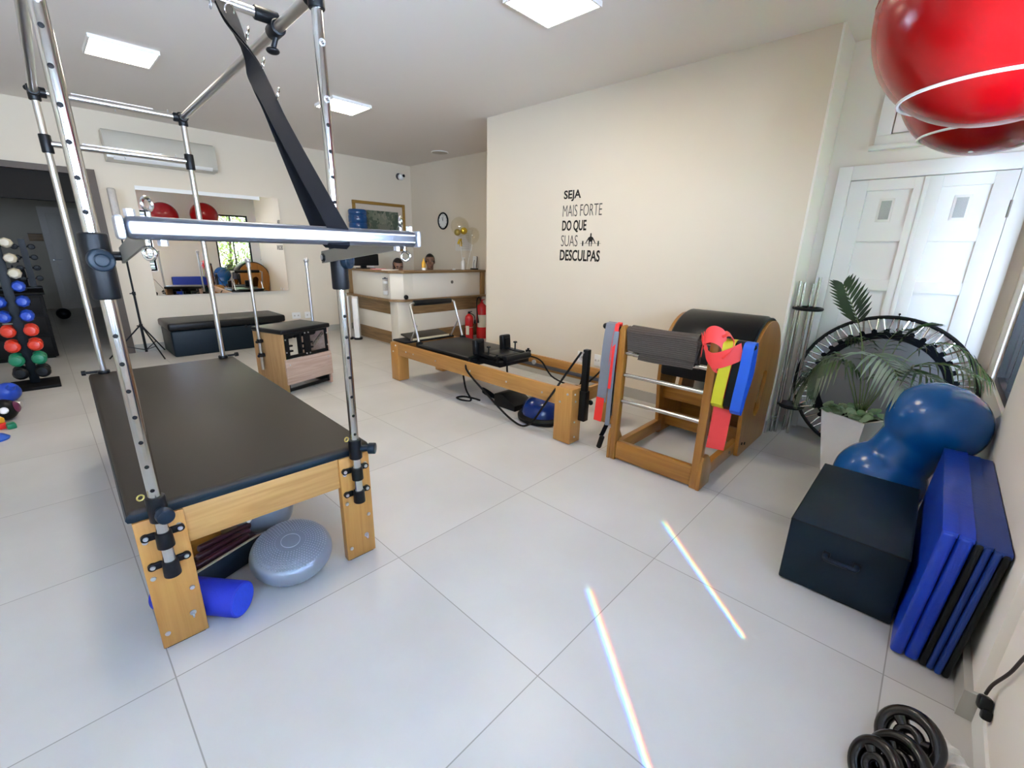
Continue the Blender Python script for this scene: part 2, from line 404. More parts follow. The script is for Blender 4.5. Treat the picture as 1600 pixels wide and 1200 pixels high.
    def strip(self, pts, wid, th=0.002):
        """a flat band: centre line pts, half-width vectors wid (one or one per point), thickness th"""
        pts = [V(*p) for p in pts]; n = len(pts)
        ws = [V(*w) for w in wid] if hasattr(wid[0], '__len__') else [V(*wid)] * n
        rings = []
        for i, p in enumerate(pts):
            t = (pts[min(i + 1, n - 1)] - pts[max(i - 1, 0)]).normalized()
            nn = t.cross(ws[i]).normalized() * (th / 2)
            rings.append([p - ws[i] - nn, p + ws[i] - nn, p + ws[i] + nn, p - ws[i] + nn])
        return self.loft(rings)
    def torus(self, c, R, r, axis=(0, 0, 1), seg=32, ps=10, sq=(1, 1)):
        q = V(*axis).to_track_quat('Z', 'Y')
        return self.tube([V(*c) + q @ V(R * sq[0] * math.cos(k * 2 * PI / seg), R * sq[1] * math.sin(k * 2 * PI / seg), 0) for k in range(seg)], r, ps, True)

def link(name, g, mat, parent=None, off=None, sharp=40, smooth=True):
    bm = g.bm
    if off is not None: bmesh.ops.translate(bm, vec=-Vector(off), verts=bm.verts)
    bmesh.ops.recalc_face_normals(bm, faces=bm.faces)
    me = bpy.data.meshes.new(name); bm.to_mesh(me); bm.free()
    me.materials.append(M[mat] if isinstance(mat, str) else mat)
    if smooth:
        for p in me.polygons: p.use_smooth = True
        me.set_sharp_from_angle(angle=math.radians(sharp))
    o = bpy.data.objects.new(name, me); COL.objects.link(o)
    if parent is not None: o.parent = parent
    return o

def tag(o, label, cat, group=None, kind=None):
    if label: o['label'] = label
    if cat: o['category'] = cat
    if group: o['group'] = group
    if kind: o['kind'] = kind
    return o

class Thing:
    """an Empty at the base of a thing; parts are given in world coordinates (or local when local=True)"""
    def __init__(self, name, label, cat, loc, rz=0.0, group=None, local=False):
        self.o = bpy.data.objects.new(name, None); COL.objects.link(self.o)
        self.o.empty_display_size = 0.1
        self.o.location = loc; self.o.rotation_euler = (0, 0, rz)
        tag(self.o, label, cat, group)
        self.loc = None if local else Vector(loc)
    def part(self, name, g, mat, parent=None, label=None, sharp=40):
        o = link(name, g, mat, parent or self.o, self.loc, sharp)
        if label: o['label'] = label
        return o

def single(name, g, mat, label, cat, loc, group=None, sharp=40):
    """a thing that is one mesh, its origin at loc"""
    o = link(name, g, mat, None, loc, sharp); o.location = loc
    return tag(o, label, cat, group)

def struct(name, g, mat, parent=None, loc=None):
    o = link(name, g, mat, parent, loc)
    if loc is not None and parent is None: o.location = loc
    if parent is None: o['kind'] = 'structure'
    return o

def copy_tree(o, parent=None):
    c = o.copy(); COL.objects.link(c)
    if parent: c.parent = parent
    for ch in list(o.children): copy_tree(ch, c)
    return c

def bez(pts, n=8):
    """smooth curve through the points (Catmull-Rom)"""
    P = [V(*p) for p in pts]; out = []
    for i in range(len(P) - 1):
        p0 = P[max(i - 1, 0)]; p1 = P[i]; p2 = P[i + 1]; p3 = P[min(i + 2, len(P) - 1)]
        for k in range(n):
            t = k / n
            out.append(0.5 * ((2 * p1) + (-p0 + p2) * t + (2 * p0 - 5 * p1 + 4 * p2 - p3) * t * t + (-p0 + 3 * p1 - 3 * p2 + p3) * t ** 3))
    out.append(P[-1]); return out

def text_mesh(txt, bold=0.0):
    cu = bpy.data.curves.new('lettering', 'FONT'); cu.body = txt; cu.size = 1.0
    cu.offset = bold; cu.extrude = 0.0; cu.resolution_u = 4
    o = bpy.data.objects.new('lettering', cu); COL.objects.link(o)
    dg = bpy.context.evaluated_depsgraph_get(); dg.update()
    me = bpy.data.meshes.new_from_object(o.evaluated_get(dg))
    bpy.data.objects.remove(o); bpy.data.curves.remove(cu)
    return me

def text_part(name, txt, org, u, v, w, h, mat, parent, off, bold=0.0, shear=0.0, thick=0.0015):
    """letters fitted to a w x h field on the plane of u, v"""
    me = text_mesh(txt, bold)
    xs = [p.co.x for p in me.vertices]; ys = [p.co.y for p in me.vertices]
    x0, x1, y0, y1 = min(xs), max(xs), min(ys), max(ys)
    g = G(); g.bm.from_mesh(me); bpy.data.meshes.remove(me)
    u = V(*u); v = V(*v); n = u.cross(v)
    for q in g.bm.verts:
        a = (q.co.x - x0) / (x1 - x0) * w; b = (q.co.y - y0) / (y1 - y0) * h
        q.co = V(*org) + u * (a + shear * b) + v * b
    ex = bmesh.ops.extrude_face_region(g.bm, geom=list(g.bm.faces))
    bmesh.ops.translate(g.bm, vec=n * thick, verts=[e for e in ex['geom'] if isinstance(e, bmesh.types.BMVert)])
    return link(name, g, mat, parent, off, smooth=False)

# ---------------------------------------------------------------- the setting
struct('floor', G().bx(-0.7, 13.6, -5.3, 3.3, -0.12, 0.0), 'tile')
struct('ceiling', G().bx(-0.7, 7.56, -5.3, 3.2, 2.80, 2.95), 'ceil')
struct('wall_back', G().bx(7.4, 7.55, -5.2, -0.62, 0, 2.80).bx(7.4, 7.55, -0.62, 1.30, 2.12, 2.80).bx(7.4, 7.55, 1.30, 3.0, 0, 2.80), 'wall')
struct('wall_side', G().bx(0.805, 4.10, -5.2, -3.84, 0, 2.80), 'wall')
struct('wall_return', G().bx(0.79, 0.8045, -4.22, -3.8405, 0, 2.80), 'wall_white')
struct('wall_reception', G().bx(4.1, 7.4, -5.2, -5.03, 0, 2.80), 'wall')
struct('wall_recess', G().bx(-0.6, 0.8045, -4.42, -4.22, 0, 2.80), 'wall_white')
struct('wall_left', G().bx(-0.39, 7.55, 3.0, 3.15, 0, 2.80), 'wall')

ZW0, ZW1 = 0.67, 2.18
def window_wall(name, x0, x1, ya, yb, holes, mat):
    g = G(); ys = [ya] + [v for h in holes for v in h] + [yb]
    for i in range(0, len(ys), 2): g.bx(x0, x1, ys[i], ys[i + 1], 0, 2.80)
    for a, b in holes:
        g.bx(x0, x1, a, b, 0, ZW0); g.bx(x0, x1, a, b, ZW1, 2.80)
    return struct(name, g, mat)
W1 = (-3.88, -3.02); W2 = (-1.62, -0.66); W3 = (-0.46, 0.62); W4 = (1.2, 2.3)
window_wall('wall_window', -0.437, -0.337, -4.22, -1.74, [W1], 'wall_white')
window_wall('wall_window_near', -0.64, -0.362, -1.74, 3.0, [W2, W3, W4], 'wall_white')
SLIT = {1: -0.815, 2: -0.115}
for i, (a, b) in enumerate((W1, W2, W3, W4)):
    xo = -0.385 if i == 0 else -0.54
    g = G()
    for y in (a + 0.02, b - 0.02): g.bx(xo - 0.03, xo + 0.03, y - 0.02, y + 0.02, ZW0, ZW1)
    for z in (ZW0 + 0.02, ZW1 - 0.02): g.bx(xo - 0.03, xo + 0.03, a + 0.04, b - 0.04, z - 0.02, z + 0.02)
    if i == 0: g.bx(xo - 0.02, xo + 0.02, (a + b) / 2 - 0.015, (a + b) / 2 + 0.015, ZW0 + 0.04, ZW1 - 0.04)
    w = struct('window_%d' % (i + 1), g, 'black_metal')
    struct('pane', G().bx(xo - 0.003, xo + 0.003, a + 0.04, b - 0.04, ZW0 + 0.04, ZW1 - 0.04), 'pane', w)
    if i > 0:        # louvers outside keep the direct sun out, but for a narrow slit between two added boards that shape the sun streaks
        bays = [(a - 0.02, b + 0.22)]
        if i in SLIT:
            s = SLIT[i]
            bays = [(a - 0.02, s + 0.055), (s + 0.225, b + 0.22)]
            y1 = min(s + 0.24, b - 0.001)
            g = G().bx(xo - 0.045, xo - 0.035, s - 0.05, s - 0.008, ZW0, ZW1).bx(xo - 0.045, xo - 0.035, s + 0.008, y1, ZW0, ZW1)
            g.bx(xo - 0.045, xo - 0.035, s - 0.008, s + 0.008, ZW0, 1.15).bx(xo - 0.045, xo - 0.035, s - 0.008, s + 0.008, 1.93, ZW1)
            struct('sun_slit_boards', g, 'louver', w)
        g = G()
        for lo, hi in bays:
            k = ZW0 + 0.03
            while k < ZW1 + 0.42:
                g.box((xo - 0.165, (lo + hi) / 2, k), (0.11, hi - lo, 0.004), Euler((0, math.radians(-12), 0))); k += 0.075
        struct('louvers', g, 'louver', w)
struct('sun_block_slab', G().bx(-1.95, -0.63, -5.0, -1.78, 2.50, 2.58), 'white_trim')  # unseen slab added to keep direct sun out of the far window

g = G().bx(0.83, 4.10, -3.84, -3.826, 0, 0.10); struct('baseboard_side', g, 'baseb')
struct('baseboard_return', G().bx(0.776, 0.79, -4.20, -3.826, 0, 0.10), 'baseb')
struct('baseboard_back', G().bx(7.386, 7.4, -5.03, -0.70, 0, 0.10), 'baseb')
struct('baseboard_reception', G().bx(4.1, 7.386, -5.03, -5.016, 0, 0.10), 'baseb')
struct('baseboard_window', G().bx(-0.337, -0.316, -4.20, -1.74, 0, 0.10), 'baseb')
struct('baseboard_pier', G().bx(-0.362, -0.316, -1.74, -1.727, 0, 0.10), 'baseb')
struct('baseboard_near', G().bx(-0.362, -0.354, -1.726, 2.98, 0, 0.09), 'white_trim')

# bronze frame round the opening to the dim room behind
g = G().bx(7.36, 7.57, -0.69, -0.60, 0, 2.165).bx(7.36, 7.57, -0.60, 1.28, 2.10, 2.165).bx(7.36, 7.57, 1.28, 1.34, 0, 2.165)
struct('trim_1', g, 'bronze')
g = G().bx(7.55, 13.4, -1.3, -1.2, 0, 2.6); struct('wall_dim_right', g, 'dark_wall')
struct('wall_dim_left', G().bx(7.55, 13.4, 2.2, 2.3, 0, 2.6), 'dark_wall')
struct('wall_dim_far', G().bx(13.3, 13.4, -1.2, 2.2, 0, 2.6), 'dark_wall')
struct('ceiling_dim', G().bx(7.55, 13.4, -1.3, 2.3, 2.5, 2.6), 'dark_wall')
# white door at the far end of the dim room
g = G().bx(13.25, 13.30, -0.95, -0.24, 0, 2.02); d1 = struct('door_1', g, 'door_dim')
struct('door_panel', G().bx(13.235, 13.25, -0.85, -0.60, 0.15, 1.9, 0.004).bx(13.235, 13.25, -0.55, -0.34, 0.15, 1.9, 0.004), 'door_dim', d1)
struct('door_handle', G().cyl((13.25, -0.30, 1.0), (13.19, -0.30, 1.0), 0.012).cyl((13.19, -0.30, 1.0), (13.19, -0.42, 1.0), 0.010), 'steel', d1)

# ---- built-in cupboard doors in the recess wall
YC = -4.22
g = G()
g.bx(0.635, 0.72, YC, YC + 0.035, 0, 2.0, 0.004).bx(-0.275, -0.20, YC, YC + 0.035, 0, 2.0, 0.004).bx(-0.20, 0.635, YC, YC + 0.035, 1.905, 2.0, 0.004)
fr = struct('door_2', g, 'white_wood')
def leaf(x0, x1, name, knobx):
    g = G(); y0, y1 = YC + 0.002, YC + 0.030
    px0, px1 = x0 + (0.055 if x0 > 0 else 0.10), x1 - (0.105 if x0 > 0 else 0.075)
    rows = [(0.20, 0.47), (0.54, 0.81), (0.88, 1.15), (1.225, 1.49), (1.57, 1.83)]
    g.bx(x0, px0, y0, y1, 0.01, 1.90, 0.002).bx(px1, x1, y0, y1, 0.01, 1.90, 0.002)
    zs = [0.01] + [v for r in rows for v in r] + [1.90]
    for i in range(0, len(zs), 2): g.bx(px0, px1, y0, y1, zs[i], zs[i + 1])
    lf = struct('door_leaf', g, 'white_wood', fr)
    for k, (a, b) in enumerate(rows):
        p = struct('door_panel', G().bx(px0, px1, y0 - 0.001, y0 + 0.004, a, b), 'white_wood', lf)
    cx = (px0 + px1) / 2
    struct('vent_frame', G().bx(cx - 0.042, cx + 0.042, y0 + 0.004, y0 + 0.010, 1.62, 1.775, 0.002), 'white_trim', lf)
    struct('vent_grille', G().bx(cx - 0.028, cx + 0.028, y0 + 0.010, y0 + 0.013, 1.637, 1.76), 'grille', lf)
    return lf
l1 = leaf(0.222, 0.633, 'left', 0.0); l2 = leaf(-0.198, 0.212, 'right', 0.0)
struct('cover_strip', G().bx(0.205, 0.229, YC + 0.030, YC + 0.040, 0.01, 1.90, 0.002), 'white_wood', l2)
struct('keyhole', G().cyl((0.172, YC + 0.030, 0.995), (0.172, YC + 0.033, 0.995), 0.007).bx(0.169, 0.175, YC + 0.030, YC + 0.033, 0.978, 0.995), 'black_mat', l2)
for z in (1.66, 0.30):
    struct('hinge', G().cyl((0.634, YC + 0.03, z), (0.634, YC + 0.03, z + 0.10), 0.006), 'white_trim', l1)
    struct('hinge', G().cyl((-0.199, YC + 0.03, z - 0.03), (-0.199, YC + 0.03, z + 0.07), 0.007), 'bracket', l2)
# upper cupboard
g = G().bx(-0.25, 0.55, YC, YC + 0.030, 2.12, 2.18, 0.003).bx(0.47, 0.55, YC, YC + 0.030, 2.18, 2.74, 0.003).bx(-0.25, -0.18, YC, YC + 0.030, 2.18, 2.74, 0.003).bx(-0.18, 0.47, YC, YC + 0.030, 2.68, 2.74, 0.003)
g.bx(-0.27, 0.575, YC, YC + 0.05, 2.09, 2.12, 0.004)
up = struct('door_3', g, 'white_wood')
for x0, x1 in ((0.15, 0.463), (-0.175, 0.142)):
    lf = struct('door_leaf', G().bx(x0, x1, YC + 0.002, YC + 0.022, 2.19, 2.675, 0.002), 'white_wood', up)
    struct('door_panel', G().bx(x0 + 0.06, x1 - 0.06, YC + 0.022, YC + 0.026, 2.26, 2.60, 0.002), 'white_wood', lf)
struct('shadow_gap', G().bx(0.4635, 0.4695, YC + 0.001, YC + 0.012, 2.19, 2.675), 'bracket', up)

# ---- ceiling panels
def led_panel(x, y, label):
    t = Thing('ceiling_light', label, 'ceiling light', (x, y, 2.80), group='square ceiling lights')
    s = 0.21
    g = G()
    for a, b, c, d in ((-s, s, -s, -s + 0.012), (-s, s, s - 0.012, s), (-s, -s + 0.012, -s + 0.012, s - 0.012), (s - 0.012, s, -s + 0.012, s - 0.012)):
        g.bx(x + a, x + b, y + c, y + d, 2.772, 2.7995)
    t.part('frame', g, 'white_trim')
    t.part('diffuser', G().bx(x - s + 0.012, x + s - 0.012, y - s + 0.012, y + s - 0.012, 2.775, 2.7995), 'led')
led_panel(5.02, -0.79, 'leftmost glowing square ceiling light, seen through the metal frame of the table')
led_panel(4.94, -2.56, 'small glowing square ceiling light just right of the front right steel pole')
led_panel(2.03, -2.43, 'large glowing square ceiling light nearest the lettered wall, at top edge')
led_panel(2.05, -0.72, 'square ceiling light above the trapeze table, outside the photo')
t = Thing('ceiling_speaker', 'flat round ceiling speaker above the reception desk', 'speaker', (6.0, -4.63, 2.80))
t.part('bezel', G().torus((6.0, -4.63, 2.796), 0.125, 0.008), 'white_trim')
t.part('grille', G().cyl((6.0, -4.63, 2.79), (6.0, -4.63, 2.7995), 0.12, seg=40), 'speaker_grille')

# ---- garden seen through the window and in the mirror
g = G().bx(-4.0, -0.64, -5.3, -5.1, -0.5, 3.2); struct('wall_neighbour', g, 'brick')
struct('ground', G().bx(-6.0, -0.70, -6.5, 4.5, -0.55, -0.45), 'baseb')
struct('opening_strip', G().bx(7.44, 7.54, -0.60, 1.28, 1.80, 2.10), 'dark_strip')  # near-black box across the top of the opening
t = Thing('garden_tree', 'leafy light green tree outside the window, seen in the mirror', 'tree', (-1.85, -3.5, -0.45))
g = G().tube([(-1.85, -3.5, -0.45), (-1.87, -3.55, 0.6), (-1.80, -3.62, 1.3), (-1.84, -3.7, 2.2)], [0.05, 0.045, 0.035, 0.02], 8)
for a in range(9):
    an = a * 0.9; z = 0.7 + a * 0.17
    g.tube([(-1.83, -3.58, z), (-1.83 + 0.25 * math.cos(an), -3.6 + 0.4 * math.sin(an), z + 0.25), (-1.83 + 0.35 * math.cos(an), -3.6 + 0.75 * math.sin(an), z + 0.42)], [0.018, 0.012, 0.005], 6)
t.part('trunk', g, 'bark')
g = G(); rr = random.Random(3)
for i in range(3600):
    c = V(-1.85 + rr.uniform(-0.45, 0.40), -3.70 + rr.uniform(-1.15, 1.15), rr.uniform(0.30, 2.45))
    L = rr.uniform(0.05, 0.10); W = L * 0.30
    q = Euler((rr.uniform(-1, 1), rr.uniform(-1, 1), rr.uniform(0, 6.28))).to_quaternion()
    pts = [q @ V(*p) + c for p in ((-L, 0, 0), (-L * 0.2, W, 0.006), (L, 0, 0), (-L * 0.2, -W, 0.006))]
    vs = [g.bm.verts.new(p) for p in pts]; g.bm.faces.new(vs)
t.part('foliage', g, 'tree')

# ---------------------------------------------------------------- trapeze table in the foreground
t = Thing('trapeze_table', 'large wooden trapeze table with dark padded bed under a tall steel pole frame', 'pilates table', (1.68, -0.456, 0), math.radians(-1.5), local=True)
LB = 2.14                      # bed length
mt = G().bx(0.0, LB, -0.408, 0.408, 0.508, 0.552, 0.016, 3)
mattress = t.part('mattress', mt, 'vinyl_brown')
t.part('edge_piping', G().tube([(LB, -0.40, 0.525), (0.004, -0.40, 0.525), (0.004, 0.40, 0.525), (LB, 0.40, 0.525)], [0.011, 0.016, 0.016, 0.011], 8), 'vinyl_navy', mattress, 'blue black rolled edge')
g = G().bx(0.012, 0.042, -0.27, 0.27, 0.37, 0.507, 0.003)
t.part('end_rail', g, 'wood_y')
t.part('end_rail', G().bx(LB - 0.042, LB - 0.012, -0.27, 0.27, 0.37, 0.507, 0.003), 'wood_y')
for s in (-1, 1):
    t.part('side_rail', G().bx(0.045, LB - 0.045, s * 0.385 - 0.013, s * 0.385 + 0.013, 0.40, 0.507, 0.003), 'wood_x')
t.part('underboard', G().bx(0.06, LB - 0.06, -0.36, 0.36, 0.49, 0.507), 'wood_x')
for xx, d in ((0.0, 1), (LB, -1)):
    for s in (-1, 1):
        y0, y1 = (0.268, 0.402) if s > 0 else (-0.402, -0.268)
        leg = t.part('leg', G().bx(xx, xx + d * 0.036, y0, y1, 0.004, 0.506, 0.003), 'wood_z')
        g2 = G()
        for yy, zz in (((y0 + 0.02), 0.455), ((y1 - 0.02), 0.43), ((y0 + 0.022), 0.20), ((y1 - 0.02), 0.06), ((y1 - 0.018), 0.29)):
            t.part('screw', G().cyl((xx, yy, zz), (xx - d * 0.004, yy, zz), 0.0085, 0.007, 14), 'screw', leg, 'zinc screw head')
        ye = y0 + 0.035 if s > 0 else y0 + 0.04
        g2.cyl((xx, ye, 0.10), (xx - d * 0.003, ye, 0.10), 0.010, seg=14).torus((xx - d * 0.010, ye, 0.094), 0.007, 0.0022, (0, 1, 0.2), 14, 6)
        t.part('eye_screw', g2, 'screw', leg)
        t.part('foot_pad', G().bx(xx + d * 0.004, xx + d * 0.032, y0 + 0.01, y1 - 0.01, 0.0, 0.005), 'rubber', leg)

PX0, PX1, PY, ZT = -0.025, LB - 0.035, 0.333, 2.14
def sleeve(x, y, z0, z1, r=0.027, parent=None, name='collar'):
    return t.part(name, G().cyl((x, y, z0), (x, y, z1), r, seg=20, bev=0.004), 'black_pl', parent)
for s in (-1, 1):
    y = s * PY
    p = t.part('pole', G().cyl((PX0, y, 0.315), (PX0, y, ZT), 0.0175, seg=24), 'chrome', label='tall polished steel front pole with a row of holes')
    for k in range(19):
        z = 0.62 + 0.0815 * k
        if 1.19 < z < 1.40 or (s > 0 and z > 1.86) or (s < 0 and z > 1.80): continue
        t.part('peg_hole', G().ball((PX0 - 0.0170, y + 0.003, z), (0.002, 0.0062, 0.0062), u=12, v=8), 'black_mat', p)
    for z in ((1.90,) if s > 0 else (2.105, 2.0, 1.838)):
        t.part('eye_bolt', G().torus((PX0 - 0.020, y, z), 0.0085, 0.003, (1, 0, 0), 16, 6), 'screw', p)
    # lower clamps screwed to the leg board
    for zc in (0.325, 0.435):
        g = G().cyl((PX0, y, zc - 0.03), (PX0, y, zc + 0.028), 0.0245, 0.0225, 20, bev=0.003)
        for q in (-1, 1):
            g.box((-0.006, y + q * 0.034, zc + 0.012), (0.012, 0.034, 0.026), bev=0.005).cyl((-0.012, y + q * 0.046, zc + 0.012), (0.0, y + q * 0.046, zc + 0.012), 0.013, seg=16)
        c = t.part('pole_clamp', g, 'black_pl')
        for q in (-1, 1): t.part('screw', G().cyl((-0.011, y + q * 0.046, zc + 0.012), (-0.0155, y + q * 0.046, zc + 0.012), 0.008, 0.0065, 14), 'screw', c)
    # spring slider ring at the mattress, with its knob
    sl = t.part('slider_ring', G().cyl((PX0, y, 0.505), (PX0, y, 0.592), 0.0265, seg=20, bev=0.004), 'black_pl')
    kx, ky = (-0.55, -0.62) if s < 0 else (-0.85, -0.12)
    kd = V(kx, ky, 0).normalized()
    t.part('slider_knob', G().cyl(V(PX0, y, 0.55) + kd * 0.02, V(PX0, y, 0.55) + kd * 0.055, 0.013).cyl(V(PX0, y, 0.55) + kd * 0.055, V(PX0, y, 0.55) + kd * 0.085, 0.024, seg=20, bev=0.004), 'knob_blue', sl)
    t.part('eye_hook', G().torus((PX0 + 0.0, y + 0.034, 0.60), 0.009, 0.0025, (1, 0.3, 0), 14, 6), 'gold_dull', sl)
    # big sliding sleeve that carries the swing bar
    sl = t.part('swing_sleeve', G().cyl((PX0, y, 1.21), (PX0, y, 1.385), 0.031, seg=24, bev=0.005), 'black_pl')
    kd = V(-1, -0.10 if s > 0 else -0.6, 0).normalized(); kc = V(PX0, y, 1.315)
    t.part('sleeve_knob', G().cyl(kc + kd * 0.025, kc + kd * 0.05, 0.030, 0.0285, 28, bev=0.004).torus(kc + kd * 0.0505, 0.016, 0.0022, tuple(kd), 24, 6), 'knob_blue', sl)
    t.part('pivot_bolt', G().cyl((PX0, y - s * 0.03, 1.325), (PX0, y - s * 0.062, 1.325), 0.012).cyl((PX0, y - s * 0.05, 1.325), (PX0, y - s * 0.058, 1.325), 0.015, seg=6), 'black_pl', sl)
    # back poles
    p = t.part('pole', G().cyl((PX1, y, 0.50), (PX1, y, ZT), 0.0165, seg=20), 'steel', label='steel back pole rising from the bed')
    t.part('pole_base_ring', G().cyl((PX1, y, 0.55), (PX1, y, 0.572), 0.030, seg=20, bev=0.004), 'black_pl', p)
    t.part('base_knob', G().cyl((PX1 + 0.02, y + s * 0.02, 0.562), (PX1 + 0.025, y + s * 0.085, 0.562), 0.008).cyl((PX1 + 0.025, y + s * 0.085, 0.562), (PX1 + 0.027, y + s * 0.105, 0.562), 0.016, seg=14), 'black_pl', p)
    # top rail and corner joints
    t.part('top_rail', G().cyl((PX0, y, ZT), (PX1, y, ZT), 0.0185, seg=20), 'steel')
    for xx in (PX0, PX1):
        j = t.part('corner_joint', G().cyl((xx, y, ZT - 0.045), (xx, y, ZT + 0.03), 0.026, seg=18, bev=0.004).cyl((xx - (0.05 if xx > 1 else -0.05), y, ZT), (xx, y, ZT), 0.026, seg=18, bev=0.004).cyl((xx, y - s * 0.05, ZT), (xx, y, ZT), 0.026, seg=18, bev=0.004), 'black_pl')
        t.part('joint_knob', G().cyl((xx, y, ZT), (xx + (0.05 if xx > 1 else -0.05), y + s * 0.02, ZT + 0.02), 0.008).ball((xx + (0.055 if xx > 1 else -0.055), y + s * 0.022, ZT + 0.022), 0.014), 'black_pl', j)
    sleeve(PX1, y, 1.835, 1.93, 0.026)
for xx, z in ((PX0, ZT), (PX1, ZT), (PX1, 1.885)):
    b = t.part('cross_bar', G().cyl((xx, -PY, z), (xx, PY, z), 0.0165, seg=18), 'steel')
    if xx > 1:
        t.part('bar_rod', G().tube([(xx - 0.02, PY * 0.55, z + 0.018), (xx - 0.02, -PY * 0.55, z + 0.018)], 0.004, 6), 'screw', b)
        for ey, ez, er in ((0.03, 0.024, 0.007), (0.0, -0.026, 0.008), (-0.26, 0.024, 0.007)):
            t.part('bar_eye', G().torus((xx - 0.005, ey, z + ez), er, 0.002, (0, 1, 0), 12, 6), 'screw', b)
# sliding cross bar under the top with its two clamps
XS = 0.345
b = t.part('sliding_bar', G().cyl((XS, -PY + 0.01, ZT + 0.035), (XS, PY - 0.01, ZT + 0.035), 0.0155, seg=18), 'steel')
for ey, ez, er in ((-0.12, 0.062, 0.010), (-0.19, 0.062, 0.010), (-0.125, 0.009, 0.011), (0.12, 0.008, 0.011)):
    t.part('bar_eye', G().torus((XS - 0.004, ey, ZT + ez), er, 0.0025, (0, 1, 0), 12, 6), 'screw', b)
for s in (-1, 1):
    y = s * PY
    c = t.part('bar_clamp', G().cyl((XS - 0.035, y, ZT), (XS + 0.035, y, ZT), 0.027, seg=18, bev=0.004).cyl((XS, y - s * 0.07, ZT + 0.035), (XS, y + s * 0.012, ZT + 0.035), 0.023, seg=18, bev=0.004), 'black_pl')
    t.part('clamp_knob', G().cyl((XS, y, ZT - 0.02), (XS + 0.01, y - s * 0.012, ZT - 0.06), 0.009).ball((XS + 0.012, y - s * 0.014, ZT - 0.068), (0.024, 0.024, 0.012)), 'black_pl', c)
# swing bar hanging out towards the camera end on two flat brackets
XB, ZB = -0.565, 1.388
bar = t.part('swing_bar', G().box((XB, 0.0, ZB), (0.042, 0.625, 0.042), bev=0.012, seg=3), 'alu', label='thick satin aluminium bar between the front poles')
for z in (-0.009, 0.009):
    t.part('bar_groove', G().bx(XB - 0.0225, XB - 0.0208, -0.305, 0.305, ZB + z - 0.0018, ZB + z + 0.0018), 'bracket', bar)
for s in (-1, 1):
    t.part('end_cap', G().box((XB, s * 0.319, ZB), (0.044, 0.014, 0.044), bev=0.006), 'screw', bar)
    t.part('eye_bolt', G().torus((XB - 0.004, s * 0.272, ZB + 0.044), 0.0115, 0.0036, (0.7, 0.7, 0), 18, 8).cyl((XB, s * 0.272, ZB + 0.02), (XB, s * 0.272, ZB + 0.034), 0.004), 'chrome', bar)
    t.part('eye_bolt', G().torus((XB - 0.004, s * 0.283, ZB - 0.046), 0.0115, 0.0036, (0.7, -0.7, 0), 18, 8).cyl((XB, s * 0.283, ZB - 0.02), (XB, s * 0.283, ZB - 0.034), 0.004), 'chrome', bar)
    t.part('hex_bolt', G().cyl((XB, s * 0.300, ZB + 0.02), (XB, s * 0.300, ZB + 0.033), 0.009, seg=6), 'screw', bar)
    t.part('hex_bolt', G().cyl((XB, s * 0.258, ZB - 0.02), (XB, s * 0.258, ZB - 0.032), 0.009, seg=6), 'screw', bar)
    yb = s * (PY - 0.052)
    poly = [(PX0 + 0.02, 1.305), (PX0 + 0.026, 1.325), (PX0 + 0.016, 1.347), (XB + 0.12, 1.392), (XB + 0.0, 1.375), (XB - 0.005, 1.362), (PX0 - 0.2, 1.327)]
    br = t.part('swing_bracket', G().prism(poly, (0, yb - 0.003, 0), (1, 0, 0), (0, 0, 1), (0, 0.006, 0)), 'bracket')
    t.part('bracket_bolt', G().cyl((PX0, yb - s * 0.003, 1.326), (PX0, yb - s * 0.012, 1.326), 0.009, seg=12), 'screw', br)

# webbing strap slung over the sliding bar and under the swing bar
def w2(x, y, z):               # table coordinates -> world
    a = math.radians(-1.5); return V(1.68 + x * math.cos(a) - y * math.sin(a), -0.456 + x * math.sin(a) + y * math.cos(a), z)
st = Thing('webbing_strap', 'long black webbing strap slung between the top cross bar and the aluminium bar', 'strap', tuple(w2(XS, -0.17, ZT)))
def lerp(a, b, f): return a + (b - a) * f
top = w2(XS, -0.165, ZT + 0.035); bot = w2(XB, -0.088, ZB)
pts = []; ws = []
N = 30
d_ = (bot - top).normalized(); yv = V(0, -1, 0); yv = (yv - d_ * d_.dot(yv)).normalized(); nv = d_.cross(yv)
def run(k, side):
    f = k / N
    u = max(0.0, min(1.0, (f - 0.04) / 0.50)); u = u * u * (3 - 2 * u)
    tw = PI * (1 - u)
    gap = 0.004 + 0.021 * max(0.0, (f - 0.55) / 0.45)
    p = lerp(top, bot, f) + V(0, 0, -0.015 * math.sin(PI * f))
    nn = -yv * math.sin(tw) + nv * math.cos(tw)
    off = nn * (gap if side == 0 else -gap) * (1 if f > 0.3 else 1)
    return p + off + V(0, 0.012 * max(0.0, (f - 0.5) * 2) * side, 0), (yv * math.cos(tw) + nv * math.sin(tw)) * 0.0265
for k in range(N + 1):
    p, w = run(k, 0); pts.append(p); ws.append(w)
sgn = 1 if nv.x > 0 else -1
for a in (0.25, 0.5, 0.75):
    an = PI * a
    pts.append(bot + V(sgn * 0.0255 * math.cos(an), 0, -0.028 * math.sin(an))); ws.append(yv * 0.0265)
for k in range(N, -1, -1):
    p, w = run(k, 1); pts.append(p); ws.append(w)
st.part('webbing', G().strip(pts, ws, 0.0028), 'webbing')
for f, sg in ((0.06, 0), (0.17, 1), (0.33, 1), (0.47, 1)):
    c = lerp(top, bot, f) + V(-0.02, -0.026 if sg else 0.0, -0.005)
    st.part('metal_ring', G().torus(c, 0.019, 0.0022, (0.8, 0.5, 0.3) if sg == 0 else (0.35, 0.9, 0.3), 20, 6), 'chrome')

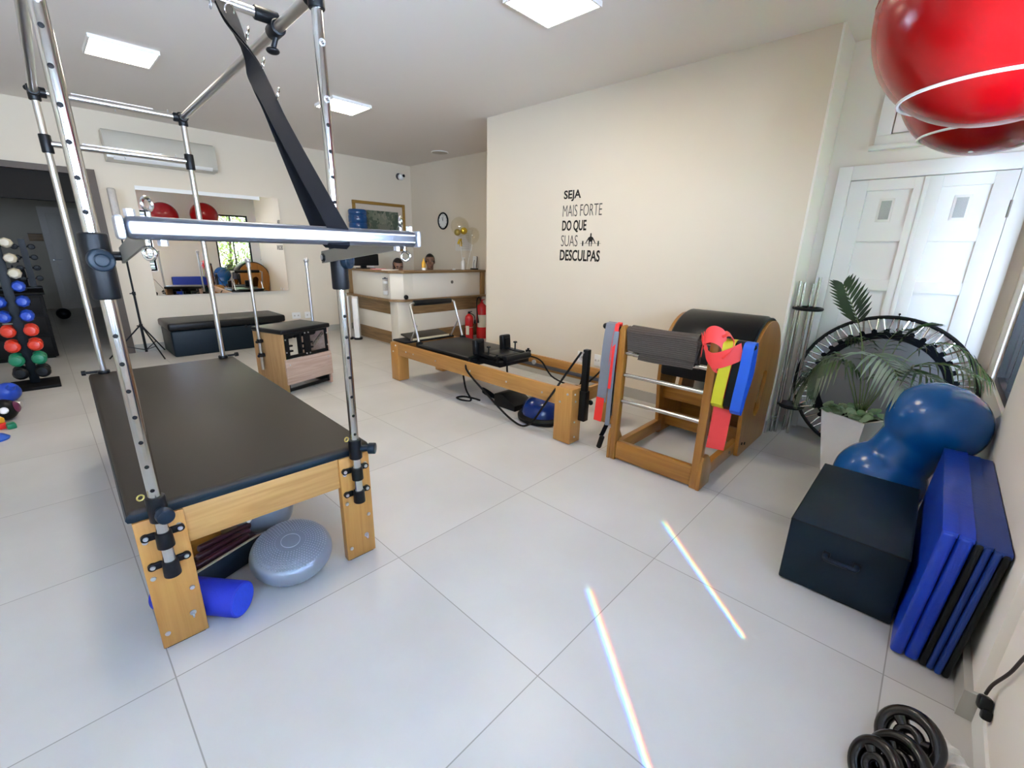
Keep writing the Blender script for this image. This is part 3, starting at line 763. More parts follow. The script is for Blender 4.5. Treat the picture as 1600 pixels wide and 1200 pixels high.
# ---- things lying under the trapeze table
d = Thing('balance_disc', 'silver studded air balance disc leaning under the trapeze table', 'balance disc', (1.80, -0.53, 0))
axis = V(-0.24, 0.06, 0.96).normalized(); cc = V(1.800, -0.535, 0.090)
prof = [(0.0, -0.062), (0.10, -0.06), (0.135, -0.048), (0.157, -0.022), (0.163, 0.0), (0.157, 0.026), (0.138, 0.047), (0.105, 0.06), (0.06, 0.066), (0.0, 0.067)]
pr = bez([(r, 0, h) for r, h in prof], 4); prof2 = [(p.x, p.z) for p in pr]
d.part('bladder', G().lathe(prof2, tuple(cc), tuple(axis), 48), 'silver')
g = G(); q = axis.to_track_quat('Z', 'Y')
for ring in range(9):
    r = 0.060 + ring * 0.0098; n = int(34 + ring * 5)
    h = 0.066 - 0.0 if r < 0.06 else 0.066 - ((r - 0.06) / 0.112) ** 2.4 * 0.042
    for k in range(n):
        a = 2 * PI * (k + 0.5 * (ring % 2)) / n
        g.ball(tuple(cc + q @ V(r * math.cos(a), r * math.sin(a), h)), 0.0019, u=6, v=4)
for k in range(80):
    a = 2 * PI * k / 80
    g.ball(tuple(cc + q @ V(0.146 * math.cos(a), 0.146 * math.sin(a), -0.037)), 0.003, u=6, v=4)
st_ = d.part('studs', g, 'silver_d')
d.part('centre_ring', G().torus(cc + q @ V(0, 0, 0.067), 0.037, 0.0016, tuple(axis), 36, 6), 'silver_d')

r = Thing('foam_roller', 'round blue foam roller beside the front left leg of the trapeze table', 'foam roller', (1.82, -0.21, 0))
a = V(1.905, -0.115, 0.058); b = V(1.665, -0.315, 0.058)
a = V(1.935, -0.10, 0.066); b = V(1.675, -0.305, 0.066)
dr = (b - a).normalized()
r.part('roller', G().cyl(a, b, 0.065, seg=40, bev=0.006), 'foam_blue')
r.part('cut_end', G().cyl(b, b + dr * 0.001, 0.058, seg=40), 'foam_end')

w = Thing('black_board', 'black board with a pale top edge standing behind the blue foam roller', 'board', (1.95, -0.36, 0))
wr = Euler((0, math.radians(12), math.radians(20)))
w.part('board', G().box((1.965, -0.345, 0.047), (0.016, 0.30, 0.088), wr, bev=0.003), 'vinyl_navy')
w.part('pale_edge', G().box((1.974, -0.342, 0.0925), (0.016, 0.29, 0.004), wr), 'pale')
w = Thing('massage_cushion', 'dark maroon ridged cushion lying behind the black board', 'cushion', (2.06, -0.32, 0))
wr = Euler((0, 0, math.radians(20)))
w.part('padding', G().box((2.045, -0.325, 0.045), (0.11, 0.30, 0.08), wr, bev=0.02, seg=3), 'maroon')
for k in range(3):
    c = V(2.045, -0.325, 0.09) + wr.to_matrix() @ V(-0.035 + 0.035 * k, 0.01 - 0.03 * k, 0.006 * k)
    w.part('ridge', G().box(tuple(c), (0.026, 0.24, 0.03), Euler((0.05 * k, 0, math.radians(20))), bev=0.010, seg=3), 'maroon')
w = Thing('wooden_box', 'low wooden box standing behind the maroon cushion', 'box', (2.22, -0.26, 0))
w.part('box_sides', G().bx(2.17, 2.40, -0.36, -0.10, 0.0, 0.15, 0.004), 'amber_y')
w.part('lid', G().bx(2.165, 2.405, -0.365, -0.095, 0.15, 0.162, 0.004), 'amber_y')
w = Thing('silver_soft_ball', 'half deflated silver exercise ball under the trapeze table bed', 'ball', (2.27, -0.56, 0))
pr = [(0.0, 0.0), (0.07, 0.002), (0.12, 0.03), (0.145, 0.085), (0.135, 0.14), (0.10, 0.18), (0.05, 0.198), (0.0, 0.2)]
pr = [(p.x, p.z) for p in bez([(r_, 0, h) for r_, h in pr], 4)]
g = G().lathe(pr, (2.25, -0.565, 0.0), None, 36)
for v in g.bm.verts:
    k = math.sin(3 * math.atan2(v.co.y + 0.565, v.co.x - 2.25) + 4 * v.co.z) * 0.010 * (1 if v.co.z > 0.02 else 0)
    v.co.x += k; v.co.y += k * 0.6
w.part('ball_skin', g, 'silver')
w.part('valve', G().cyl((2.12, -0.47, 0.125), (2.105, -0.46, 0.128), 0.008), 'white_pl')
w = Thing('spring_set', 'small bundle of black springs and clips hanging under the trapeze table bed', 'springs', (2.55, -0.66, 0.49))
for k in range(3):
    y = -0.64 - 0.03 * k
    pts = [(2.50 + 0.012 * math.cos(s * 0.9), y + 0.012 * math.sin(s * 0.9), 0.485 - 0.0042 * s) for s in range(46)]
    sp = w.part('coil_spring', G().tube(pts, 0.003, 5), 'black_metal')
    w.part('clip', G().torus((2.50, y, 0.285), 0.013, 0.003, (1, 0.3, 0), 14, 6), 'chrome', sp)

# ---------------------------------------------------------------- reformer along the lettered wall
t = Thing('reformer', 'low wooden pilates reformer with black carriage standing along the lettered wall', 'pilates reformer', (2.95, -2.83, 0))
XN, XF, YN, YF = 1.735, 4.14, -2.49, -3.17       # near and far ends, near and far rails
for y, s in ((YN, 1), (YF, -1)):
    rl = t.part('side_rail', G().bx(XN + 0.02, XF - 0.02, y - 0.014, y + 0.014, 0.285, 0.418, 0.004), 'amber_x' if False else 'wood_x')
    for x in (3.85, 3.72, 3.35, 2.85, 2.4, 2.02):
        t.part('screw', G().cyl((x, y + s * 0.014, 0.345), (x, y + s * 0.018, 0.345), 0.0085, 0.007, 12), 'screw', rl)
    t.part('track', G().bx(XN + 0.05, XF - 0.05, y - s * 0.055 - 0.014, y - s * 0.055 + 0.014, 0.325, 0.352, 0.002), 'alu')
    t.part('track_ledge', G().bx(XN + 0.03, XF - 0.03, y - s * 0.055 - 0.035, y - s * 0.016, 0.300, 0.324, 0.002), 'wood_x')
for x0, x1 in ((1.74, 1.895), (4.00, 4.14)):
    for y, s in ((YN, 1), (YF, -1)):
        lg = t.part('leg', G().bx(x0, x1, y - s * 0.112, y + s * 0.016, 0.004, 0.425 if x0 < 2 else 0.41, 0.005), 'wood_z')
        for sx, sz in ((x0 + 0.04, 0.385), (x1 - 0.05, 0.315)):
            t.part('screw', G().cyl((sx, y + s * 0.016, sz), (sx, y + s * 0.021, sz), 0.009, 0.0075, 12), 'screw', lg)
        if x0 < 2:
            for sy, sz in ((0.02, 0.385), (0.03, 0.33), (0.03, 0.17), (0.04, 0.05)):
                t.part('screw', G().cyl((x0, y - s * sy, sz), (x0 - 0.005, y - s * sy, sz), 0.008, 0.0065, 12), 'screw', lg)
        t.part('foot_pad', G().bx(x0 + 0.01, x1 - 0.01, y - s * 0.10, y + s * 0.005, 0, 0.005), 'rubber', lg)
# concave end board nearest the camera, plain far end board
pl = [(-2.605, 0.285), (-2.605, 0.425), (-2.65, 0.425), (-2.69, 0.40), (-2.75, 0.385), (-2.91, 0.385), (-2.97, 0.40), (-3.01, 0.425), (-3.055, 0.425), (-3.055, 0.285)]
t.part('end_board', G().prism(pl, (XN + 0.03, 0, 0), (0, 1, 0), (0, 0, 1), (0.028, 0, 0), 0.002), 'wood_y')
t.part('end_board', G().bx(XF - 0.06, XF - 0.03, -3.05, -2.61, 0.285, 0.41, 0.003), 'wood_y')
t.part('far_platform', G().bx(3.90, 4.135, -3.155, -2.505, 0.419, 0.437, 0.004), 'black_mat')
# carriage
c = t.part('carriage_frame', G().bx(2.93, 3.72, -3.13, -2.53, 0.356, 0.41, 0.004), 'black_metal')
t.part('carriage_pad', G().bx(2.92, 3.73, -3.125, -2.515, 0.412, 0.452, 0.014, 3), 'vinyl_black')
t.part('headrest', G().box((2.80, -2.83, 0.455), (0.24, 0.26, 0.035), bev=0.014, seg=3), 'vinyl_black')
t.part('headrest_bracket', G().bx(2.64, 2.92, -3.02, -2.64, 0.385, 0.432, 0.004), 'black_metal', c)
for y, s in ((-2.655, 1), (-3.00, -1)):
    b = t.part('shoulder_rest', G().box((2.935, y, 0.525), (0.055, 0.115, 0.145), Euler((0, math.radians(4), 0)), bev=0.016, seg=3), 'vinyl_black')
    t.part('rest_bracket', G().bx(2.70, 2.92, y - 0.03, y + 0.03, 0.452, 0.474, 0.003).bx(2.90, 2.915, y - 0.028, y + 0.028, 0.474, 0.57), 'black_metal', b)
    t.part('rest_knob', G().cyl((2.80, y, 0.474), (2.80, y, 0.54), 0.007).cyl((2.80, y, 0.54), (2.80, y, 0.552), 0.020, 0.017, 18), 'black_pl', b)
    t.part('pulley_peg', G().cyl((2.66, y + s * 0.03, 0.43), (2.66, y + s * 0.03, 0.505), 0.011).box((2.66, y + s * 0.03, 0.475), (0.045, 0.03, 0.03), bev=0.004), 'black_metal', c)
    t.part('wheel', G().cyl((2.64, y + s * 0.09, 0.365), (2.64, y + s * 0.105, 0.365), 0.022), 'screw', c)
t.part('rear_roll', G().cyl((2.62, -3.0, 0.455), (2.62, -2.68, 0.455), 0.030, seg=20, bev=0.006), 'vinyl_black', c)
t.part('drop_hook', G().box((2.99, -2.60, 0.345), (0.05, 0.02, 0.08)).box((3.03, -2.60, 0.31), (0.09, 0.02, 0.012)), 'black_metal', c)
# foot bar
pts = [(3.70, -2.545, 0.43), (3.765, -2.545, 0.62), (3.845, -2.545, 0.825), (3.845, -2.58, 0.838), (3.845, -3.08, 0.838), (3.845, -3.115, 0.825), (3.765, -3.115, 0.62), (3.70, -3.115, 0.43)]
fb = t.part('foot_bar', G().tube(pts, 0.0125, 12), 'steel', label='bent steel foot bar')
t.part('bar_roll', G().cyl((3.845, -3.065, 0.838), (3.845, -2.595, 0.838), 0.030, seg=24, bev=0.005), 'vinyl_black', fb)
for y in (-2.545, -3.115):
    t.part('bar_hinge', G().bx(3.66, 3.74, y - 0.012, y + 0.012, 0.42, 0.47, 0.006).cyl((3.70, y - 0.03, 0.445), (3.70, y + 0.03, 0.445), 0.018), 'black_metal', fb)
    t.part('bar_strut', G().tube([(3.765, y + 0.02 * (1 if y < -3 else -1), 0.62), (3.88, y + 0.02 * (1 if y < -3 else -1), 0.45)], 0.008, 8), 'steel', fb)
t.part('bar_joint', G().ball((3.765, -2.545, 0.615), 0.017), 'steel', fb)
fp = t.part('footplate', G().box((4.00, -2.83, 0.468), (0.20, 0.50, 0.018), Euler((0, math.radians(-9), 0)), bev=0.004), 'vinyl_brown')
t.part('footplate_edge', G().box((3.899, -2.83, 0.452), (0.012, 0.50, 0.02), Euler((0, math.radians(-9), 0)), bev=0.002), 'pale', fp)
# rope posts at the near end
for y, s in ((-2.588, 1), (-3.075, -1)):
    p = t.part('rope_post', G().box((1.715, y, 0.45), (0.042, 0.042, 0.52), bev=0.004), 'black_metal')
    t.part('post_socket', G().box((1.712, y, 0.29), (0.055, 0.055, 0.23), bev=0.005), 'black_pl', p)
    t.part('socket_knob', G().cyl((1.70, y - s * 0.03, 0.30), (1.70, y - s * 0.06, 0.30), 0.008).ball((1.70, y - s * 0.07, 0.30), (0.02, 0.014, 0.02)), 'black_pl', p)
    t.part('pulley', G().cyl((1.752, y + 0.008, 0.655), (1.752, y - 0.008, 0.655), 0.030, seg=24), 'clear', p)
    t.part('pulley_bolt', G().cyl((1.735, y - 0.026, 0.688), (1.735, y + 0.026, 0.688), 0.008, seg=10), 'screw', p)
rp = bez([(2.92, -2.545, 0.43), (2.88, -2.46, 0.36), (2.62, -2.455, 0.20), (2.30, -2.45, 0.045), (2.12, -2.45, 0.06), (1.95, -2.455, 0.30), (1.80, -2.55, 0.60), (1.76, -2.586, 0.685)], 8)
t.part('rope', G().tube(rp, 0.0085, 8), 'rope')
t.part('rope', G().tube(bez([(1.745, -2.59, 0.66), (1.79, -2.66, 0.50), (1.83, -2.70, 0.405), (1.90, -2.74, 0.32)], 6), 0.0075, 8), 'rope')
t.part('rope', G().tube(bez([(2.66, -3.00, 0.44), (2.50, -3.02, 0.42), (2.30, -2.98, 0.30), (1.95, -2.92, 0.33), (1.76, -3.07, 0.60)], 6), 0.0075, 8), 'rope')
t.part('rope', G().tube(bez([(2.63, -2.72, 0.43), (2.62, -2.71, 0.36), (2.60, -2.70, 0.30), (2.57, -2.69, 0.25)], 6), 0.008, 8), 'rope')
hl = bez([(3.05, -2.56, 0.30), (3.03, -2.58, 0.12), (2.98, -2.60, 0.012), (3.05, -2.55, 0.008), (3.14, -2.56, 0.008), (3.12, -2.63, 0.008), (3.00, -2.66, 0.010), (2.92, -2.66, 0.012)], 8)
t.part('handle_loop', G().tube(hl, 0.0085, 8), 'rope')

# under the reformer
b = Thing('half_ball_trainer', 'blue half ball balance trainer on a black rim under the reformer', 'balance trainer', (2.23, -2.75, 0))
pr = [(0.185, 0.052), (0.182, 0.085), (0.165, 0.13), (0.13, 0.168), (0.08, 0.19), (0.0, 0.198)]
b.part('dome', G().lathe([(p.x, p.z) for p in bez([(r, 0, h) for r, h in pr], 4)], (2.23, -2.76, 0), None, 40), 'bosu')
b.part('rim', G().lathe([(0.0, 0.0), (0.195, 0.0), (0.215, 0.012), (0.218, 0.035), (0.205, 0.05), (0.185, 0.055), (0.0, 0.055)], (2.23, -2.76, 0), None, 40), 'rubber')
w = Thing('foot_wedge', 'black padded wedge block lying on the floor under the reformer', 'wedge', (2.62, -2.82, 0))
w.part('block', G().prism([(0, 0), (0.26, 0), (0.26, 0.11), (0.16, 0.13), (0, 0.05)], (2.50, -2.93, 0), (1, 0, 0), (0, 0, 1), (0, 0.24, 0), 0.006), 'vinyl_black')
w.part('strap', G().strip(bez([(2.76, -2.72, 0.06), (2.85, -2.70, 0.10), (2.95, -2.72, 0.10), (2.98, -2.78, 0.05), (2.86, -2.80, 0.03), (2.77, -2.78, 0.05)], 5), (0, 0.0, 0.022), 0.004), 'webbing')

# ---------------------------------------------------------------- ladder barrel with its bands
t = Thing('ladder_barrel', 'amber wooden ladder barrel with steel rungs and black padded half drum', 'ladder barrel', (1.115, -3.15, 0))
YL = -2.535
for x, s in ((1.405, 1), (0.835, -1)):
    t.part('upright', G().prism([(-0.022, 0.0), (-0.024, 0.90), (-0.014, 0.922), (0.0, 0.93), (0.014, 0.922), (0.024, 0.90), (0.026, 0.0)], (x, YL - 0.022, 0.0), (1, 0, 0), (0, 0, 1), (0, 0.048, 0), 0.004), 'amber_z')
    t.part('foot_block', G().prism([(0.06, 0.0), (-0.10, 0.0), (-0.105, 0.11), (-0.06, 0.18), (-0.02, 0.215), (0.045, 0.215), (0.06, 0.17)], (x + s * 0.027 - 0.011, YL - 0.03, 0.0), (0, 1, 0), (0, 0, 1), (0.022, 0, 0), 0.003), 'amber_z')
    t.part('base_rail', G().bx(x - 0.02, x + 0.02, -3.22, YL - 0.02, 0.025, 0.115, 0.004), 'amber_y')
    t.part('rail_bolt', G().cyl((x + s * 0.002, -3.06, 0.07), (x + s * 0.028, -3.06, 0.07), 0.012, seg=8), 'bracket')
    # half drum side with its slot
    xo = x - s * 0.0
    x0 = (1.418 if s > 0 else 0.79)
    n = 26; yc, R = -3.475, 0.365
    outer = [(-3.17, 0.0), (-3.165, 0.10), (-3.145, 0.26), (-3.115, 0.45)]
    for k in range(n + 1):
        a = PI * 0.06 + (PI * 0.92) * k / n
        outer.append((yc + R * math.cos(a), 0.555 + 0.385 * math.sin(a)))
    outer += [(-3.825, 0.40), (-3.80, 0.20), (-3.775, 0.0)]
    slot = []
    for k in range(17): a = PI * k / 16; slot.append((-3.505 + 0.070 * math.cos(a), 0.515 + 0.070 * math.sin(a)))
    for k in range(17): a = PI + PI * k / 16; slot.append((-3.455 + 0.070 * math.cos(a), 0.31 + 0.070 * math.sin(a)))
    g = G(); th = 0.026 * (-s)
    # bridge the outline and the slot: quads between resampled loops
    def resample(loop, m_):
        pts = [V(*p, 0) for p in loop]; L = [0]
        for i in range(len(pts)): L.append(L[-1] + (pts[(i + 1) % len(pts)] - pts[i]).length)
        out = []
        for k in range(m_):
            d = L[-1] * k / m_
            i = max(j for j in range(len(pts)) if L[j] <= d)
            f = (d - L[i]) / max(L[i + 1] - L[i], 1e-9); out.append(pts[i].lerp(pts[(i + 1) % len(pts)], f))
        return out
    def polar(loop, cy, cz, m_):
        pts = resample(loop, 720); out = []
        for k in range(m_):
            a = 2 * PI * k / m_
            out.append(min(pts, key=lambda p: abs(((math.atan2(p.y - cz, p.x - cy) - a + PI) % (2 * PI)) - PI)))
        return out
    A_ = polar(outer, -3.475, 0.41, 96); B_ = polar(slot, -3.475, 0.41, 96)
    rings = []
    for loop, xx in ((B_, x0), (A_, x0), (A_, x0 + th), (B_, x0 + th)):
        rings.append([V(xx, p.x, p.y) for p in loop])
    g.loft(rings, closed=True)
    t.part('drum_side', g, 'amber_z')
t.part('front_board', G().bx(0.861, 1.379, YL - 0.016, YL + 0.022, 0.012, 0.14, 0.004), 'amber_x')
for z in (0.75, 0.605, 0.425):
    t.part('rung', G().cyl((0.855, YL, z), (1.385, YL, z), 0.0135, seg=18), 'chrome')
t.part('rung', G().cyl((0.855, YL, 0.893), (1.385, YL, 0.893), 0.0135, seg=18), 'chrome')
t.part('side_peg', G().cyl((1.43, YL, 0.905), (1.545, YL, 0.905), 0.012, seg=16).ball((1.548, YL, 0.905), 0.020), 'black_pl')
t.part('side_peg', G().cyl((0.81, YL, 0.905), (0.645, YL, 0.905), 0.012, seg=16).ball((0.645, YL, 0.905), 0.016), 'black_pl')
# padded drum
rings = []
for k in range(31):
    a = -0.10 + (PI * 1.02) * k / 30
    cy, cz = math.cos(a), math.sin(a)
    ring = []
    for x, rr_ in ((1.39, 0.0), (1.388, 0.045), (1.365, 0.062), (0.842, 0.062), (0.818, 0.045), (0.816, 0.0)):
        ring.append(V(x, -3.475 + (0.33 + rr_) * cy, 0.555 + (0.35 + rr_) * cz))
    rings.append(ring)
t.part('padded_drum', G().loft(rings), 'vinyl_black')
t.part('drum_piping', G().tube([(0.812, -3.475 + 0.378 * math.cos(-0.1 + PI * 1.02 * k / 30), 0.555 + 0.398 * math.sin(-0.1 + PI * 1.02 * k / 30)) for k in range(31)], 0.007, 6), 'vinyl_navy')
for y0, z0, z1, lab in ((-3.30, 0.05, 0.17, ''), (-3.60, 0.05, 0.30, ''), (-3.20, 0.30, 0.40, '')):
    t.part('cross_board', G().bx(0.817, 1.391, y0 - 0.012, y0 + 0.012, z0, z1, 0.003), 'amber_x')
t.part('base_screw', G().cyl((0.79, -3.30, 0.07), (0.785, -3.30, 0.07), 0.011, seg=10), 'black_mat')
t.part('base_screw', G().cyl((0.79, -3.23, 0.09), (0.785, -3.23, 0.09), 0.011, seg=10), 'black_mat')

# ribbed mat folded over the top rung
t = Thing('ribbed_mat', 'brown ribbed exercise mat folded over the top rung of the ladder barrel', 'exercise mat', (1.14, YL, 0.89))
def drape(prof, x0, x1, skew=0.0, seg=10):
    g = G(); rows = []; n = len(prof)
    for i in range(seg + 1):
        f = i / seg; x = x0 + (x1 - x0) * f
        rows.append([g.bm.verts.new((x + skew * (0.9 - z), y, z - 0.003 * math.sin(5 * f + y * 40))) for y, z in prof])
    for i in range(seg):
        for j in range(n - 1): g.bm.faces.new((rows[i][j], rows[i + 1][j], rows[i + 1][j + 1], rows[i][j + 1]))
        g.bm.faces.new((rows[i][n - 1], rows[i + 1][n - 1], rows[i + 1][0], rows[i][0]))
    for r in (rows[0], rows[-1]): g.bm.faces.new(r)
    return g
def prof_y(front, back, off=0.0, th=0.006):
    """cross-section of a folded ribbed mat hanging over the rung"""
    L = front + back + 0.094; n = int(L / 0.0022); out = []; inn = []
    for k in range(n + 1):
        d = L * k / n
        rad = 0.026 + off
        if d < front: p = V(YL + rad, 0.893 - front + d); nn = V(1, 0)
        elif d < front + 0.094:
            a = PI * (d - front) / 0.094; p = V(YL + rad * math.cos(a), 0.893 + (0.022 + off) * math.sin(a)); nn = V(math.cos(a), math.sin(a))
        else: p = V(YL - rad, 0.893 - (d - front - 0.094)); nn = V(-1, 0)
        rip = 0.0016 * math.sin(2 * PI * d / 0.0115)
        out.append(p + nn * (th / 2 + rip)); inn.append(p - nn * th / 2)
    return [(p.x, p.y) for p in out + inn[::-1]]
t.part('outer_fold', drape(prof_y(0.115, 0.17, 0.014), 1.352, 0.925), 'ribbed', sharp=80)
t.part('inner_fold', drape(prof_y(0.165, 0.15, 0.0), 1.25, 0.905, 0.20), 'ribbed', sharp=80)
t.part('end_fold', drape(prof_y(0.10, 0.13, 0.006), 1.374, 1.345, -0.15), 'ribbed', sharp=80)

def band(name, label, cat, pts, wid, mat, th=0.002, group=None, n=7):
    P_ = bez(pts, n) if len(pts) > 2 else [V(*p) for p in pts]
    return single(name, G().strip(P_, wid, th), mat, label, cat, pts[0], group)
gr = 'elastic bands hanging on the ladder barrel'
x = 1.51
t = Thing('grey_band', 'long grey elastic band hanging on the left peg of the ladder barrel', 'elastic band', (1.50, YL, 0.92), group=gr)
t.part('band', G().strip(bez([(1.505, YL + 0.055, 0.40), (1.50, YL + 0.050, 0.60), (1.50, YL + 0.038, 0.80), (1.50, YL + 0.018, 0.915), (1.50, YL, 0.929), (1.485, YL - 0.018, 0.915), (1.475, YL - 0.035, 0.70), (1.470, YL - 0.045, 0.28)], 6), (0.036, 0, 0), 0.0025), 'grey_band')
t.part('band_tail', G().strip(bez([(1.447, YL + 0.030, 0.885), (1.452, YL + 0.036, 0.60), (1.452, YL + 0.04, 0.30), (1.450, YL + 0.042, 0.24)], 6), (0.014, 0.006, 0), 0.0025), 'grey_band')
t = Thing('red_band', 'narrow red elastic band hanging between the grey bands beside the left upright', 'elastic band', (1.455, YL, 0.92), group=gr)
t.part('band', G().strip(bez([(1.462, YL + 0.046, 0.50), (1.460, YL + 0.040, 0.75), (1.455, YL + 0.016, 0.915), (1.452, YL, 0.927), (1.450, YL - 0.018, 0.91), (1.448, YL - 0.03, 0.60)], 6), (0.013, 0.004, 0), 0.0025), 'red_band')
band('red_band_end', 'torn red band end hanging below the grey band by the left upright', 'elastic band', [(1.508, YL + 0.062, 0.43), (1.512, YL + 0.064, 0.34), (1.515, YL + 0.066, 0.262)], (0.030, 0, 0), 'red_band', group=gr)
t = Thing('hand_strap', 'black strap with a foam handle hanging below the grey band', 'strap', (1.48, YL - 0.02, 0.92))
t.part('strap', G().strip(bez([(1.475, YL - 0.025, 0.90), (1.478, YL - 0.02, 0.55), (1.475, YL - 0.01, 0.28), (1.500, YL - 0.005, 0.17), (1.515, YL, 0.13)], 6), (0.014, 0.006, 0), 0.004), 'webbing')
t.part('handle', G().box((1.513, YL + 0.004, 0.085), (0.034, 0.03, 0.10), Euler((0, math.radians(-14), 0)), bev=0.010), 'rubber')

# right side: red band knotted over the upright, yellow, black and blue loops on the peg
t = Thing('red_band_knot', 'wide coral red latex band knotted on the right upright of the ladder barrel', 'elastic band', (0.80, YL, 0.93), group=gr)
x0 = 0.815
t.part('wrap', G().strip(bez([(0.895, YL + 0.03, 0.86), (0.885, YL + 0.05, 0.93), (0.84, YL + 0.055, 0.955), (0.79, YL + 0.045, 0.93), (0.775, YL + 0.045, 0.86), (0.80, YL + 0.06, 0.80)], 7), (0, -0.010, 0.045), 0.003), 'coral_band')
t.part('front_fold', G().strip(bez([(0.885, YL + 0.040, 0.92), (0.87, YL + 0.062, 0.86), (0.82, YL + 0.072, 0.815), (0.75, YL + 0.066, 0.84), (0.685, YL + 0.045, 0.885)], 7), (0.012, 0, 0.042), 0.003), 'coral_band')
t.part('loop', G().strip(bez([(0.80, YL + 0.045, 0.95), (0.775, YL + 0.03, 0.965), (0.752, YL + 0.015, 0.94), (0.75, YL + 0.03, 0.89), (0.78, YL + 0.06, 0.84)], 7), (0.02, -0.035, 0.006), 0.003), 'coral_band')
t.part('back_fold', G().strip(bez([(0.895, YL + 0.02, 0.91), (0.875, YL + 0.045, 0.86), (0.84, YL + 0.055, 0.80), (0.805, YL + 0.05, 0.78)], 7), (0.022, 0.0, 0.040), 0.003), 'coral_band')
t.part('hanging_tail', G().strip(bez([(0.735, YL + 0.020, 0.85), (0.738, YL + 0.022, 0.65), (0.742, YL + 0.024, 0.45), (0.748, YL + 0.022, 0.295)], 6), (0.046, 0.012, 0), 0.003), 'coral_band')
def loop_band(name, label, x, w, z0, mat, y0=0.0):
    P_ = [(x + 0.008, YL + 0.045 + y0, z0 + 0.02)] + bez([(x + 0.006, YL + 0.040 + y0, z0 + 0.10), (x, YL + 0.028 + y0, 0.80), (x, YL + 0.018 + y0, 0.91), (x, YL + y0 * 0.3, 0.932), (x, YL - 0.018, 0.91), (x, YL - 0.022, 0.75), (x + 0.003, YL - 0.020 + y0, z0 + 0.10), (x + 0.006, YL + 0.006 + y0, z0), (x + 0.007, YL + 0.032 + y0, z0 + 0.003)], 6)
    P_.append(P_[0])
    return single(name, G().strip(P_, (w, 0, 0), 0.0024), mat, label, 'elastic band', (x, YL, 0.92), gr)
loop_band('yellow_band', 'yellow elastic loop band hanging behind the knotted red band', 0.755, 0.030, 0.560, 'yellow_band', 0.030)
loop_band('black_band', 'black elastic loop band hanging between the yellow and the blue band', 0.694, 0.030, 0.555, 'black_band', 0.014)
loop_band('blue_band', 'bright blue elastic loop band hanging outermost on the right peg', 0.655, 0.026, 0.545, 'blue_band', 0.036)

# ---------------------------------------------------------------- combo chair between the poles
a = math.atan2(-0.50, -0.155)          # direction of its front face
t = Thing('combo_chair', 'laminate wooden pilates chair with black padded seat and two upright steel poles', 'pilates chair', (4.55, -1.64, 0), 0.30, local=True)
# local: -x faces the camera side, y across; front face at x=-0.19
hw = 0.255
for s in (-1, 1):
    t.part('side_panel', G().bx(-0.19, 0.22, s * hw - 0.012, s * hw + 0.012, 0.0, 0.585, 0.003), 'ash_side' if s > 0 else 'ash_lam')
    p = t.part('pole', G().cyl((0.10 if s > 0 else 0.05, s * (hw + 0.034), 0.22 if s > 0 else 0.30), (0.10 if s > 0 else 0.05, s * (hw + 0.034), 1.22), 0.014, seg=16), 'steel')
    xx = 0.10 if s > 0 else 0.05
    t.part('pole_head', G().ball((xx, s * (hw + 0.034), 1.235), 0.026).cyl((xx, s * (hw + 0.034), 1.18), (xx, s * (hw + 0.034), 1.21), 0.019), 'screw', p)
    for z in (0.50, 0.365):
        t.part('pole_clamp', G().cyl((xx, s * (hw + 0.034), z - 0.018), (xx, s * (hw + 0.034), z + 0.018), 0.024).bx(xx - 0.025, xx + 0.025, s * (hw + 0.012), s * (hw + 0.034), z - 0.015, z + 0.015).cyl((xx, s * (hw + 0.034), z), (xx - 0.03, s * (hw + 0.075), z), 0.007).ball((xx - 0.032, s * (hw + 0.08), z), 0.014), 'black_pl', p)
t.part('seat', G().box((0.005, 0, 0.605), (0.43, 2 * hw + 0.05, 0.045), bev=0.014, seg=3), 'vinyl_black')
t.part('front_panel', G().bx(-0.206, -0.192, -hw - 0.012, hw + 0.012, 0.10, 0.34, 0.002), 'ash_lam')
for s in (-1, 1):
    t.part('screw', G().cyl((-0.206, s * 0.225, 0.29), (-0.210, s * 0.225, 0.29), 0.007, seg=10), 'screw')
t.part('front_frame', G().bx(-0.196, -0.185, -hw + 0.012, hw - 0.012, 0.345, 0.375).bx(-0.196, -0.185, -hw + 0.012, hw - 0.012, 0.565, 0.585).bx(-0.196, -0.185, -hw + 0.012, -hw + 0.04, 0.345, 0.58).bx(-0.196, -0.185, hw - 0.04, hw - 0.012, 0.345, 0.58).bx(-0.198, -0.185, -0.035, 0.035, 0.345, 0.58), 'black_metal')
for y, z in ((-0.02, 0.365), (0.02, 0.365), (-0.02, 0.567), (0.02, 0.567), (0.236, 0.53), (0.236, 0.41), (-0.236, 0.53), (-0.236, 0.41)):
    t.part('screw', G().cyl((-0.197, y, z), (-0.202, y, z), 0.008, 0.0065, 10), 'screw')
for s, y in ((1, 0.20), (-1, -0.03), (1, 0.06)):
    t.part('spring_hooks', G().bx(-0.18, -0.14, y - 0.012, y + 0.012, 0.36, 0.58).box((-0.16, y - 0.03, 0.46), (0.03, 0.05, 0.018), bev=0.004).box((-0.16, y - 0.03, 0.41), (0.03, 0.05, 0.018), bev=0.004), 'black_metal')
t.part('spring_drum', G().cyl((-0.10, 0.10, 0.56), (-0.10, 0.20, 0.56), 0.045).cyl((-0.10, -0.02, 0.56), (-0.10, 0.07, 0.56), 0.045).cyl((-0.10, -0.15, 0.56), (-0.10, -0.05, 0.56), 0.045), 'black_metal')
sp = [(-0.13 + 0.004 * 0, -0.08 - 0.0016 * k + 0.0, 0.43 + 0.0010 * k) for k in range(0)]
coil = []
